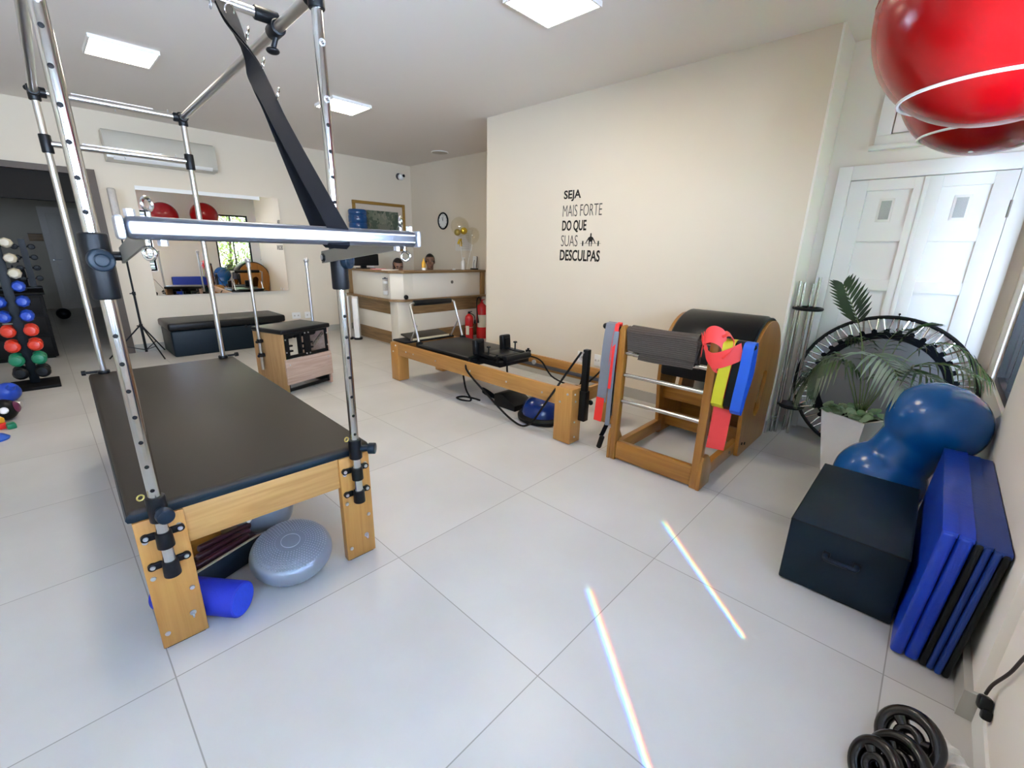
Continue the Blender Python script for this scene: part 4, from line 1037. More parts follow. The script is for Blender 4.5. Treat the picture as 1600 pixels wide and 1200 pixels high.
for k in range(120):
    f = k / 119; c = V(-0.17, -0.085, 0.43).lerp(V(-0.16, -0.215, 0.53), f)
    coil.append(c + V(0.013 * math.cos(k * 0.75), 0.0, 0.013 * math.sin(k * 0.75)))
t.part('coil_spring', G().tube(coil, 0.0032, 5), 'chrome')
t.part('pedal', G().bx(0.235, 0.36, -0.19, 0.30, 0.075, 0.12, 0.01), 'black_mat')
t.part('inner_frame', G().bx(-0.17, -0.15, -hw + 0.012, hw - 0.012, 0.02, 0.05).bx(-0.17, 0.2, -hw + 0.012, -hw + 0.035, 0.02, 0.10).bx(-0.17, 0.2, hw - 0.035, hw - 0.012, 0.02, 0.10).bx(-0.14, -0.12, -hw + 0.012, hw - 0.012, 0.085, 0.10), 'black_metal')

# ---------------------------------------------------------------- reception
t = Thing('reception_counter', 'cream and oak striped reception counter with raised top in the back corner', 'counter', (5.9, -4.1, 0))
# side run along y = -3.42 and front run along x = 5.47
def bands(z0, z1, name, mat_s, mat_f, out=0.0):
    t.part(name, G().bx(5.66, 6.75, -3.44, -3.42 + out, z0, z1, 0.002), mat_s)
    t.part(name, G().bx(5.47 - out, 5.49, -5.02, -3.655, z0, z1, 0.002), mat_f)
bands(0.02, 0.205, 'oak_band', 'oak_lam_x', 'oak_lam_y')
bands(0.207, 0.458, 'cream_band', 'counter_white', 'counter_white')
bands(0.46, 0.652, 'oak_band', 'oak_lam_x', 'oak_lam_y')
bands(0.683, 1.038, 'upper_panel', 'counter_white', 'counter_white', 0.05)
t.part('corner_post', G().bx(5.465, 5.66, -3.654, -3.416, 0.0, 0.652, 0.003), 'counter_white')
t.part('upper_corner', G().prism([(5.42, -3.654), (5.42, -3.50), (5.55, -3.37), (5.659, -3.37), (5.659, -3.42), (5.60, -3.654)], (0, 0, 0.683), (1, 0, 0), (0, 1, 0), (0, 0, 0.355), 0.003), 'counter_white')
t.part('side_core', G().bx(5.50, 6.75, -3.75, -3.441, 0.0, 0.64).bx(5.491, 5.75, -5.02, -3.656, 0.0, 0.64), 'counter_white')
top_poly = [(5.385, -5.025), (5.385, -3.49), (5.54, -3.335), (6.78, -3.335), (6.78, -3.62), (5.68, -3.62), (5.68, -5.025)]
t.part('counter_top', G().prism(top_poly, (0, 0, 1.04), (1, 0, 0), (0, 1, 0), (0, 0, 0.032), 0.003), 'oak_lam_y')
led_poly = [(5.375, -5.02), (5.375, -3.49), (5.53, -3.33), (6.79, -3.33), (6.79, -3.44), (5.62, -3.44), (5.49, -3.60), (5.49, -5.02)]
t.part('ledge', G().prism(led_poly, (0, 0, 0.653), (1, 0, 0), (0, 1, 0), (0, 0, 0.029), 0.003), 'oak_lam_y')
t.part('end_panel', G().bx(6.63, 6.77, -3.60, -3.36, 0.684, 1.039, 0.002), 'oak_lam_z')
t.part('end_panel', G().bx(5.40, 5.46, -5.025, -4.93, 0.684, 1.039, 0.002), 'oak_lam_z')
t.part('desk_top', G().bx(5.76, 6.16, -5.02, -3.80, 0.735, 0.76, 0.003), 'counter_white')
t.part('desk_leg', G().bx(5.77, 5.80, -4.98, -3.84, 0.0, 0.735), 'counter_white')
t.part('bumper', G().ball((5.40, -3.52, 0.718), 0.032), 'black_pl')
t.part('lock', G().torus((5.418, -4.36, 0.90), 0.020, 0.005, (1, 0, 0), 20, 8).cyl((5.42, -4.36, 0.90), (5.412, -4.36, 0.90), 0.016), 'bracket')
t = Thing('cup_dispenser', 'clear tube cup dispenser fixed to the cream counter side', 'dispenser', (5.60, -3.34, 0.73))
t.part('tube', G().cyl((5.61, -3.328, 0.74), (5.61, -3.328, 0.96), 0.036, seg=24), 'clear')
t.part('cups', G().cyl((5.61, -3.328, 0.75), (5.61, -3.328, 0.80), 0.031, 0.033).cyl((5.61, -3.328, 0.90), (5.61, -3.328, 0.935), 0.031, 0.033), 'white_pl')
t.part('cap', G().cyl((5.61, -3.328, 0.96), (5.61, -3.328, 0.972), 0.037, seg=24).cyl((5.61, -3.328, 0.972), (5.61, -3.328, 0.985), 0.014), 'grey_dark')

# things on the counter
w = Thing('monitor', 'black back of a computer monitor behind the counter top', 'monitor', (6.35, -3.80, 0.76))
w.part('housing', G().box((6.32, -3.42, 1.20), (0.05, 0.46, 0.17), Euler((0, 0, 0)), bev=0.012).box((6.36, -3.42, 1.19), (0.06, 0.30, 0.12), bev=0.02), 'black_mat')
w.part('stand', G().bx(6.33, 6.37, -3.46, -3.38, 1.076, 1.13).bx(6.25, 6.45, -3.56, -3.345, 1.0725, 1.082, 0.003), 'black_mat')
def paper(name, label, x, y, rz, mat, sz=(0.21, 0.297), z=1.0725):
    return single(name, G().box((x, y, z + 0.006), (*sz, 0.012), Euler((0, 0, rz))), mat, label, 'paper', (x, y, z))
paper('paper_sheet', 'white sheets lying at the left end of the counter top', 6.62, -3.46, 0.2, 'paper')
paper('pink_paper', 'pink sheet of paper on the counter top', 5.98, -3.45, -0.3, 'pink_paper', (0.15, 0.2))
paper('paper_sheet', 'white sheet of paper between the pink sheet and the counter corner', 5.70, -3.47, 0.5, 'paper', (0.15, 0.21))
w = Thing('water_cooler', 'blue water bottle upside down on a white cooler by the picture', 'water cooler', (7.13, -3.80, 0))
w.part('cabinet', G().box((7.13, -3.80, 0.80), (0.32, 0.31, 1.60), bev=0.02), 'white_pl')
prof = [(0.0, 0.0), (0.05, 0.0), (0.055, 0.03), (0.12, 0.06), (0.135, 0.085), (0.135, 0.15), (0.128, 0.16), (0.135, 0.17), (0.135, 0.27), (0.128, 0.28), (0.135, 0.29), (0.135, 0.345), (0.12, 0.365), (0.0, 0.37)]
w.part('bottle', G().lathe(prof, (7.13, -3.80, 1.60), None, 32, (1.1, 1.1)), 'water_blue')
w.part('tap', G().bx(6.93, 6.97, -3.83, -3.79, 1.15, 1.19, 0.004), 'water_blue')
w = Thing('sanitizer_bottle', 'white pump bottle standing near the right end of the counter', 'bottle', (5.56, -4.70, 1.0725))
w.part('bottle', G().lathe([(0.0, 0.0), (0.033, 0.0), (0.036, 0.01), (0.036, 0.11), (0.030, 0.13), (0.014, 0.14), (0.014, 0.15), (0.0, 0.15)], (5.56, -4.70, 1.0725), None, 24), 'sanitizer')
w.part('pump', G().cyl((5.56, -4.70, 1.222), (5.56, -4.70, 1.25), 0.008).box((5.545, -4.70, 1.253), (0.045, 0.016, 0.012), bev=0.003), 'white_pl')
w = Thing('yellow_bottle', 'yellow squeeze bottle beside the man at the counter', 'bottle', (5.58, -3.96, 1.0725))
w.part('bottle', G().lathe([(0.0, 0.0), (0.028, 0.0), (0.030, 0.02), (0.030, 0.035)], (5.58, -3.96, 1.0725), None, 20), 'white_pl')
w.part('body', G().lathe([(0.0, 0.035), (0.030, 0.035), (0.030, 0.10), (0.022, 0.12), (0.009, 0.135), (0.006, 0.17), (0.0, 0.17)], (5.58, -3.96, 1.0725), None, 20), 'yellow')
w = Thing('small_white_cap', 'small white round lid on the counter left of the pump bottle', 'lid', (5.58, -4.53, 1.0725))
w.part('lid', G().cyl((5.58, -4.53, 1.0725), (5.58, -4.53, 1.088), 0.028, 0.022), 'white_pl')
w = Thing('desk_phone', 'white telephone handset standing at the right end of the counter', 'phone', (5.55, -4.93, 1.0725))
w.part('handset', G().box((5.55, -4.935, 1.185), (0.05, 0.05, 0.19), Euler((0.12, 0, 0)), bev=0.012), 'white_pl')
w.part('side_trim', G().box((5.55, -4.966, 1.19), (0.045, 0.014, 0.18), Euler((0.12, 0, 0)), bev=0.004), 'maroon')
w.part('cradle', G().box((5.55, -4.93, 1.082), (0.10, 0.09, 0.018), bev=0.005), 'black_pl')
w.part('cable', G().tube(bez([(5.53, -4.90, 1.10), (5.50, -4.87, 1.16), (5.51, -4.90, 1.22)], 5), 0.004, 6), 'black_pl')

# on the walls of the reception corner
w = Thing('wall_clock', 'round white wall clock with black rim above the counter', 'clock', (6.45, -5.03, 1.845))
w.part('rim', G().torus((6.45, -5.012, 1.845), 0.128, 0.014, (0, 1, 0), 40, 10), 'black_pl')
w.part('dial', G().cyl((6.45, -5.029, 1.845), (6.45, -5.012, 1.845), 0.122, seg=40), 'white_pl')
for k in range(12):
    a = k * PI / 6
    w.part('hour_mark', G().box((6.45 + 0.10 * math.sin(a), -5.0115, 1.845 + 0.10 * math.cos(a)), (0.006, 0.002, 0.018), Euler((0, a, 0))), 'ink')
w.part('hour_hand', G().box((6.462, -5.0105, 1.875), (0.007, 0.002, 0.07), Euler((0, 0.35, 0))), 'ink')
w.part('minute_hand', G().box((6.445, -5.0095, 1.893), (0.005, 0.002, 0.10), Euler((0, -0.1, 0))), 'ink')
w = Thing('wall_notice', 'printed white notice sheet on the wall behind the balloons', 'notice', (5.93, -5.03, 1.52))
w.part('sheet', G().bx(5.72, 6.14, -5.0295, -5.027, 1.36, 1.69), 'paper')
for k in range(9):
    w.part('text_line', G().bx(5.78, 6.08 - 0.05 * (k % 3), -5.027, -5.0264, 1.63 - 0.03 * k, 1.637 - 0.03 * k), 'print_grey')
w = Thing('balloon', 'clear balloon with gold balloons inside floating above the counter', 'balloon', (5.75, -4.80, 1.72))
w.part('skin', G().lathe([(0.0, -0.165), (0.02, -0.158), (0.08, -0.125), (0.13, -0.06), (0.145, 0.0), (0.13, 0.065), (0.08, 0.12), (0.0, 0.148)], (5.75, -4.80, 1.73), None, 32), 'balloon')
w.part('gold_balloon', G().ball((5.76, -4.76, 1.64), 0.052), 'gold_dull')
w.part('gold_balloon', G().ball((5.72, -4.86, 1.665), (0.05, 0.06, 0.055)), 'gold_foil')
w.part('ribbon_bow', G().strip([(5.75, -4.84, 1.48), (5.75, -4.80, 1.54), (5.75, -4.76, 1.46)], (0.02, 0, 0.01), 0.003).strip([(5.75, -4.81, 1.55), (5.76, -4.83, 1.43)], (0.02, 0.01, 0), 0.003), 'gold_foil')
w.part('stick', G().tube([(5.75, -4.80, 1.56), (5.70, -4.79, 1.30), (5.64, -4.77, 1.075)], 0.003, 6), 'white_pl')
w = Thing('balloon', 'smaller clear empty balloon right behind the gold filled one', 'balloon', (5.60, -4.90, 1.62))
w.part('skin', G().lathe([(0.0, -0.14), (0.02, -0.134), (0.075, -0.10), (0.105, -0.04), (0.112, 0.01), (0.10, 0.06), (0.06, 0.105), (0.0, 0.12)], (5.56, -4.90, 1.60), None, 28), 'balloon')
w.part('stick', G().tube([(5.56, -4.90, 1.46), (5.60, -4.86, 1.25), (5.63, -4.84, 1.075)], 0.003, 6), 'white_pl')
w = Thing('framed_picture', 'framed leaf print with wide mount and gilt frame on the back wall', 'picture', (7.40, -4.35, 1.73))
y0, y1, z0, z1 = -4.86, -3.85, 1.33, 2.135
w.part('frame', G().bx(7.36, 7.399, y0, y0 + 0.05, z0, z1, 0.006).bx(7.36, 7.399, y1 - 0.05, y1, z0, z1, 0.006).bx(7.36, 7.399, y0 + 0.05, y1 - 0.05, z0, z0 + 0.05, 0.006).bx(7.36, 7.399, y0 + 0.05, y1 - 0.05, z1 - 0.05, z1, 0.006), 'frame_gold')
w.part('mount', G().bx(7.38, 7.395, y0 + 0.05, y1 - 0.05, z0 + 0.05, z1 - 0.05), 'mount')
w.part('print', G().bx(7.376, 7.3805, y0 + 0.14, y1 - 0.16, z0 + 0.14, z1 - 0.14), 'art')
w = Thing('security_camera', 'small white dome security camera high in the back corner', 'camera', (7.40, -4.78, 2.60))
w.part('base', G().cyl((7.399, -4.78, 2.60), (7.375, -4.78, 2.60), 0.055, 0.05, 24), 'grey_dark')
w.part('dome', G().ball((7.35, -4.80, 2.59), (0.05, 0.055, 0.055)), 'white_pl')
w.part('lens', G().cyl((7.32, -4.815, 2.605), (7.29, -4.83, 2.61), 0.022, 0.024, 18), 'black_pl')
w = Thing('air_conditioner', 'long cream split air conditioner high on the back wall', 'air conditioner', (7.40, -1.36, 2.43))
pl = [(7.399, 2.27), (7.24, 2.27), (7.195, 2.30), (7.185, 2.36), (7.20, 2.50), (7.23, 2.58), (7.26, 2.60), (7.399, 2.60)]
w.part('body', G().prism(pl, (0, -1.91, 0), (1, 0, 0), (0, 0, 1), (0, 1.10, 0), 0.006), 'ac_white')
w.part('air_flap', G().box((7.196, -1.36, 2.302), (0.006, 0.98, 0.05), Euler((0, math.radians(-40), 0)), bev=0.002), 'white_pl')
w.part('seam', G().bx(7.186, 7.195, -1.905, -0.815, 2.352, 2.355), 'print_grey')
# outlets
def outlet(label, c, n, sx, sz, grp=None):
    c = V(*c); n = V(*n); s = V(0, 0, 1).cross(n)
    w = Thing('wall_outlet', label, 'outlet', tuple(c), group=grp)
    rot = Matrix((s, n, V(0, 0, 1))).transposed().to_4x4()
    w.part('plate', G().box(tuple(c + n * 0.005), (sx, 0.010, sz), rot, bev=0.003), 'white_pl')
    for q in (-1, 1):
        w.part('socket', G().box(tuple(c + n * 0.0105 + s * q * sx * 0.22), (0.022, 0.003, 0.022), rot, bev=0.001), 'print_grey')
outlet('left one of two white outlets low on the back wall', (7.4, -2.755, 0.305), (-1, 0, 0), 0.13, 0.10, 'outlets right of the black bench')
outlet('right one of two white outlets low on the back wall', (7.4, -2.955, 0.30), (-1, 0, 0), 0.13, 0.10, 'outlets right of the black bench')
outlet('white outlet on the lettered wall behind the grey band', (2.41, -3.84, 0.305), (0, 1, 0), 0.075, 0.12)
outlet('white outlet on the lettered wall behind the black rope post', (2.62, -3.84, 0.305), (0, 1, 0), 0.075, 0.12)
# extinguishers
def extinguisher(label, x, y, r, h, big):
    w = Thing('fire_extinguisher', label, 'fire extinguisher', (x, y, 0), group='fire extinguishers by the counter')
    w.part('cylinder', G().lathe([(0.0, 0.0), (r * 0.94, 0.0), (r, 0.02), (r, h * 0.76), (r * 0.9, h * 0.83), (r * 0.55, h * 0.88), (r * 0.32, h * 0.9), (r * 0.32, h * 0.93), (0.0, h * 0.93)], (x, y, 0), None, 28), 'fire_red')
    w.part('valve', G().cyl((x, y, h * 0.92), (x, y, h), 0.016).box((x - 0.02, y, h * 0.99), (0.09, 0.016, 0.010), Euler((0, 0.3, 0))), 'fire_red' if big else 'black_pl')
    # wrap-round label
    g = G(); a0 = math.atan2(-y, -x)
    rows = []
    z0, z1 = (h * 0.30, h * 0.62) if big else (h * 0.18, h * 0.50)
    for k in range(9):
        a = a0 - 0.9 + (1.7 if big else 0.9) * k / 8 - (0 if big else 0.0)
        rows.append((g.bm.verts.new((x + (r + 0.001) * math.cos(a), y + (r + 0.001) * math.sin(a), z0)), g.bm.verts.new((x + (r + 0.001) * math.cos(a), y + (r + 0.001) * math.sin(a), z1))))
    for k in range(8): g.bm.faces.new((rows[k][0], rows[k + 1][0], rows[k + 1][1], rows[k][1]))
    w.part('paper_label', g, 'label')
    if not big: w.part('band', G().cyl((x, y, h * 0.44), (x, y, h * 0.452), r + 0.002, seg=28, caps=False), 'label')
    hp = [(x, y + 0.02, h * 0.96), (x - 0.05, y + 0.10, h * 1.08), (x - 0.06, y + 0.16, h * 1.0), (x - 0.05, y + 0.15, h * 0.75), (x - 0.04, y + r + 0.03, h * 0.52)] if big else [(x, y - 0.02, h * 0.95), (x - 0.04, y - 0.07, h * 0.85), (x - 0.05, y - 0.08, h * 0.70)]
    hs = w.part('hose', G().tube(bez(hp, 8), 0.009 if big else 0.006, 8), 'black_pl')
    w.part('nozzle', G().cyl(hp[-1], (hp[-1][0], hp[-1][1], hp[-1][2] - 0.06), 0.010, 0.016), 'black_pl', hs)
extinguisher('small red fire extinguisher with a narrow label beside the counter front', 5.33, -4.62, 0.065, 0.44, False)
extinguisher('large red fire extinguisher with a hose standing at the wall corner', 5.27, -4.84, 0.088, 0.62, True)
# white tubes by the end of the counter
for k, (x, y, lab) in enumerate(((6.40, -3.272, 'right one of two tall white tubes standing at the counter end'), (6.50, -3.175, 'left one of two tall white tubes standing at the counter end'))):
    w = Thing('white_tube', lab, 'tube', (x, y, 0), group='white tubes at the counter end')
    w.part('tube', G().prism([(-0.05, 0.03), (-0.05, 0.60), (-0.04, 0.635), (0.01, 0.66), (0.04, 0.645), (0.05, 0.62), (0.05, 0.03)], (x, y - 0.04, 0), (0.75, -0.66, 0), (0, 0, 1), (0.053, 0.06, 0), 0.012), 'white_pl')
    w.part('base', G().cyl((x + 0.02, y - 0.01, 0), (x + 0.02, y - 0.01, 0.03), 0.065, seg=24), 'black_pl')

# ---- two people sitting behind the counter
def capsule(g, a, b, r0, r1):
    g.cyl(a, b, r0, r1, 16).ball(a, r0, u=16, v=10).ball(b, r1, u=16, v=10)
def person(label, hx, hy, top, yaw, pitch, skin, shirt, hair_long):
    w = Thing('person', label, 'person', (hx, hy, 0), yaw, local=True)      # local -x is where the person faces
    g = G(); H = top - 0.125                                                 # head centre height
    hr = Euler((0, pitch, 0))
    def hp(x, y, z): return V(0, 0, H) + hr.to_matrix() @ V(x, y, z)
    g.ball(hp(0.012, 0, 0.022), (0.094, 0.074, 0.098), hr).ball(hp(-0.028, 0, -0.045), (0.062, 0.058, 0.072), hr)
    g.ball(hp(-0.062, 0, -0.088), (0.026, 0.030, 0.022), hr)
    g.ball(hp(-0.094, 0, -0.022), (0.014, 0.014, 0.016), hr).ball(hp(-0.086, 0, 0.004), (0.010, 0.009, 0.026), hr)
    for s in (-1, 1):
        g.ball(hp(-0.078, s * 0.030, 0.026), (0.012, 0.026, 0.009), hr).ball(hp(-0.062, s * 0.045, -0.022), (0.022, 0.020, 0.018), hr)
        g.ball(hp(0.012, s * 0.076, -0.008), (0.018, 0.008, 0.030), hr)
    g.ball(hp(-0.084, 0, -0.056), (0.010, 0.024, 0.007), hr).ball(hp(-0.082, 0, -0.068), (0.010, 0.021, 0.008), hr)
    capsule(g, (0.03, 0, H - 0.20), tuple(hp(0.015, 0, -0.06)), 0.056, 0.052)
    sh = H - 0.235
    g.ball((0.035, 0, sh - 0.12), (0.105, 0.165, 0.17)).ball((0.03, 0, sh - 0.32), (0.10, 0.145, 0.18)).ball((0.02, 0, 0.50), (0.13, 0.175, 0.10))
    for s in (-1, 1):
        capsule(g, (0.03, s * 0.04, sh + 0.005), (0.03, s * 0.175, sh - 0.03), 0.055, 0.056)
        capsule(g, (0.03, s * 0.185, sh - 0.04), (-0.02, s * 0.21, sh - 0.29), 0.050, 0.040)
        wz = 0.80
        capsule(g, (-0.02, s * 0.21, sh - 0.29), (-0.25, s * 0.12, wz), 0.040, 0.027)
        g.ball((-0.295, s * 0.105, wz - 0.008), (0.048, 0.038, 0.016))
        for k, (dy, L_) in enumerate(((-0.027, 0.055), (-0.009, 0.07), (0.009, 0.075), (0.026, 0.068))):
            b0 = V(-0.330, s * 0.105 + dy, wz - 0.008); b1 = b0 + V(-L_ * 0.55, dy * 0.15, 0.006); b2 = b1 + V(-L_ * 0.45, 0, -0.014)
            capsule(g, tuple(b0), tuple(b1), 0.0092, 0.0085); capsule(g, tuple(b1), tuple(b2), 0.0085, 0.0075)
        capsule(g, (-0.275, s * 0.075, wz - 0.006), (-0.31, s * 0.052, wz - 0.006), 0.011, 0.009); capsule(g, (-0.31, s * 0.052, wz - 0.006), (-0.338, s * 0.046, wz - 0.012), 0.009, 0.008)
        capsule(g, (0.0, s * 0.10, 0.50), (-0.40, s * 0.13, 0.51), 0.085, 0.058)
        capsule(g, (-0.40, s * 0.13, 0.51), (-0.34, s * 0.13, 0.10), 0.055, 0.038)
        g.ball((-0.39, s * 0.13, 0.045), (0.12, 0.045, 0.042))
    body = w.part('body', g, skin)
    md = body.modifiers.new('skin', 'REMESH'); md.mode = 'VOXEL'; md.voxel_size = 0.0075; md.use_smooth_shade = True
    sm = body.modifiers.new('smooth', 'SMOOTH'); sm.factor = 0.5; sm.iterations = 3
    # clothes follow the trunk
    g = G()
    g.ball((0.035, 0, sh - 0.12), (0.114, 0.174, 0.178)).ball((0.03, 0, sh - 0.32), (0.109, 0.155, 0.19))
    for s in (-1, 1):
        capsule(g, (0.03, s * 0.05, sh + 0.006), (0.03, s * 0.175, sh - 0.03), 0.061, 0.063)
        capsule(g, (0.03, s * 0.185, sh - 0.04), (0.0, s * 0.20, sh - 0.19), 0.059, 0.055)
    shirt_o = w.part('shirt', g, shirt)
    md = shirt_o.modifiers.new('cloth', 'REMESH'); md.mode = 'VOXEL'; md.voxel_size = 0.010; md.use_smooth_shade = True
    g = G(); g.ball((0.02, 0, 0.50), (0.14, 0.185, 0.105))
    for s in (-1, 1):
        capsule(g, (0.0, s * 0.10, 0.50), (-0.40, s * 0.13, 0.51), 0.093, 0.066); capsule(g, (-0.40, s * 0.13, 0.51), (-0.345, s * 0.13, 0.13), 0.064, 0.050)
    tr = w.part('trousers', g, 'trouser')
    md = tr.modifiers.new('cloth', 'REMESH'); md.mode = 'VOXEL'; md.voxel_size = 0.012; md.use_smooth_shade = True
    for s in (-1, 1):
        w.part('shoe', G().ball((-0.395, s * 0.13, 0.042), (0.13, 0.052, 0.042)), 'black_mat')
        e = w.part('eye', G().ball(hp(-0.0755, s * 0.031, 0.008), (0.007, 0.0125, 0.0062), hr), 'eye')
        w.part('iris', G().ball(hp(-0.0805, s * 0.031, 0.008), (0.004, 0.0062, 0.0060), hr, 12, 8), 'black_pl', e)
        w.part('eyebrow', G().ball(hp(-0.087, s * 0.032, 0.032), (0.005, 0.021, 0.0045), Euler((s * 0.12, pitch, 0))), 'hair')
    w.part('lips', G().ball(hp(-0.0925, 0, -0.061), (0.004, 0.021, 0.0065), hr), 'lips')
    # hair shell: upper and back part of a slightly larger skull
    g = G().ball(hp(0.016, 0, 0.026), (0.099, 0.080, 0.104), hr, 28, 18)
    if hair_long: g.ball(hp(0.05, 0, -0.05), (0.065, 0.074, 0.10), hr, 20, 12).ball(hp(0.095, 0, -0.02), (0.035, 0.035, 0.045), hr, 14, 10)
    dele = []
    inv = hr.to_matrix().inverted()
    for v in g.bm.verts:
        q = inv @ (v.co - V(0, 0, H))
        if q.x < 0.0 + (q.z - 0.055) * 1.1 * (1.0 if hair_long else 1.1) - 0.02 and q.z < 0.075: dele.append(v)
        elif q.z < (-0.16 if hair_long else -0.06): dele.append(v)
    dele = [v for v in dele if inv.to_3x3() is not None]
    bmesh.ops.delete(g.bm, geom=dele, context='VERTS')
    w.part('hair', g, 'hair')
    return w
def office_chair(label, x, y):
    c = Thing('office_chair', label, 'chair', (x, y, 0))
    c.part('seat', G().box((x + 0.03, y, 0.375), (0.42, 0.44, 0.05), bev=0.02), 'black_mat')
    c.part('backrest', G().box((x + 0.27, y, 0.68), (0.05, 0.40, 0.42), bev=0.02), 'black_mat')
    c.part('stem', G().cyl((x + 0.03, y, 0.05), (x + 0.03, y, 0.35), 0.025).box((x + 0.26, y, 0.45), (0.02, 0.05, 0.25)), 'black_metal')
    for k in range(5):
        a = k * 2 * PI / 5 + 0.3
        c.part('base_arm', G().cyl((x + 0.03, y, 0.07), (x + 0.03 + 0.26 * math.cos(a), y + 0.26 * math.sin(a), 0.05), 0.016, 0.012).ball((x + 0.03 + 0.26 * math.cos(a), y + 0.26 * math.sin(a), 0.026), 0.026), 'black_metal')
person('man with short black hair in a blue grey shirt sitting behind the reception counter', 6.24, -4.56, 1.300, -0.62, -0.03, 'skin', 'shirt_blue', False)
person('woman with dark tied hair sitting behind the counter looking down', 6.28, -3.97, 1.225, -0.35, -0.32, 'skin2', 'shirt_white', True)
office_chair('black office chair under the man behind the counter', 6.24, -4.56)
office_chair('black office chair under the woman behind the counter', 6.28, -3.97)

# ---- lettering on the long wall
w = Thing('wall_lettering', 'black wall lettering SEJA MAIS FORTE DO QUE SUAS DESCULPAS on the long wall', 'wall lettering', (2.72, -3.84, 1.63))
U_, W_ = (-1, 0, 0), (0, 0, 1)
for nm, txt, xl, xr, zb, zt, bold in (('word_line', 'SEJA', 2.957, 2.748, 1.859, 1.963, 0.022), ('word_line', 'MAIS FORTE', 2.960, 2.494, 1.716, 1.824, -0.012), ('word_line', 'DO QUE', 2.960, 2.662, 1.562, 1.680, 0.022), ('word_line', 'SUAS', 2.963, 2.757, 1.428, 1.536, -0.012), ('word_line', 'DESCULPAS', 2.971, 2.480, 1.285, 1.394, 0.022)):
    text_part(nm, txt, (xl, -3.8398, zb), U_, W_, xl - xr, zt - zb, 'ink' if bold > 0 else 'ink_thin', w.o, w.loc, bold)
# weight lifter silhouette beside SUAS
def blob(poly, cx, cz, s):
    return G().prism([(cx - x * s, cz + z * s) for x, z in poly], (0, -3.8398, 0), (1, 0, 0), (0, 0, 1), (0, 0.0015, 0))
cx, cz, s = 2.600, 1.430, 0.128
w.part('lifter_emblem', blob([(-0.06, 0.72), (-0.06, 0.88), (-0.04, 0.96), (0.0, 0.98), (0.04, 0.96), (0.06, 0.88), (0.06, 0.72), (0.20, 0.66), (0.36, 0.42), (0.47, 0.22), (0.42, 0.20), (0.28, 0.40), (0.19, 0.50), (0.16, 0.34), (0.15, 0.20), (0.12, 0.0), (0.06, 0.0), (0.08, 0.22), (0.06, 0.32), (0.0, 0.36), (-0.06, 0.32), (-0.08, 0.22), (-0.06, 0.0), (-0.12, 0.0), (-0.15, 0.20), (-0.16, 0.34), (-0.19, 0.50), (-0.28, 0.40), (-0.42, 0.20), (-0.47, 0.22), (-0.36, 0.42), (-0.20, 0.66)], cx, cz, s), 'ink')
w.part('barbell_bar', blob([(-0.95, 0.205), (0.95, 0.205), (0.95, 0.225), (-0.95, 0.225)], cx, cz, s), 'ink')
for q in (-1, 1):
    w.part('barbell_plate', blob([(q * 0.66, 0.02), (q * 0.77, 0.02), (q * 0.77, 0.40), (q * 0.66, 0.40)], cx, cz, s), 'ink')

# ---------------------------------------------------------------- back wall: mirror, bench, tripod
w = Thing('wall_mirror', 'large frameless mirror on the back wall above the black bench', 'mirror', (7.40, -1.84, 0.71))
my0, my1, mz0, mz1 = -2.66, -1.03, 0.712, 2.035
ma = math.radians(2.3)
def mxp(y, d=0.0): return 7.395 - 0.006 + (y - my1) * math.tan(ma) - d
w.part('glass', G().prism([(mxp(my0, 0.0), my0), (mxp(my1, 0.0), my1), (mxp(my1, -0.004), my1), (mxp(my0, -0.004), my0)], (0, 0, mz0), (1, 0, 0), (0, 1, 0), (0, 0, mz1 - mz0)), 'mirror')
w.part('backing', G().prism([(mxp(my0, -0.0042), my0), (mxp(my1, -0.0042), my1), (7.399, my1), (7.399, my0)], (0, 0, mz0), (1, 0, 0), (0, 1, 0), (0, 0, mz1 - mz0)), 'wall')
w.part('reflected_strip', G().prism([(mxp(-2.41, 0.008), -2.41), (mxp(my1, 0.008), my1), (mxp(my1, 0.0005), my1), (mxp(-2.41, 0.0005), -2.41)], (0, 0, mz1 - 0.045), (1, 0, 0), (0, 1, 0), (0, 0, 0.047)), 'white_trim')  # white strip painting a reflection along the top of the glass
w = Thing('storage_bench', 'long black padded storage bench against the back wall under the mirror', 'bench', (7.04, -1.66, 0))
w.part('chest', G().bx(6.74, 7.36, -2.33, -1.0, 0.0, 0.325, 0.02, 3), 'vinyl_navy')
w.part('lid', G().bx(6.72, 7.37, -2.35, -0.98, 0.33, 0.425, 0.025, 3), 'vinyl_black')
w.part('latch', G().box((6.715, -1.83, 0.318), (0.008, 0.025, 0.035), bev=0.002), 'black_metal')
w = Thing('tripod_stand', 'thin black tripod stand with a pale light wand beside the bench', 'tripod', (7.035, -0.765, 0))
tx, ty = 7.035, -0.765
w.part('centre_column', G().cyl((tx, ty, 0.06), (tx, ty, 0.40), 0.014).cyl((tx, ty, 0.40), (tx, ty, 0.78), 0.012).cyl((tx, ty, 0.78), (tx, ty, 1.24), 0.010).cyl((tx, ty, 1.24), (tx, ty, 1.60), 0.008), 'black_metal')
for z in (0.39, 0.78, 1.24):
    w.part('lock_collar', G().cyl((tx, ty, z - 0.02), (tx, ty, z + 0.02), 0.018).cyl((tx, ty, z), (tx - 0.01, ty + 0.04, z), 0.007), 'black_pl')
for a in (200, 322, 78):
    d = V(math.cos(math.radians(a)), math.sin(math.radians(a)), 0)
    lg = w.part('leg', G().cyl(V(tx, ty, 0.385) + d * 0.015, V(tx, ty, 0.008) + d * 0.36, 0.008), 'black_metal')
    w.part('leg_brace', G().cyl(V(tx, ty, 0.085), V(tx, ty, 0.155) + d * 0.225, 0.005), 'black_metal', lg)
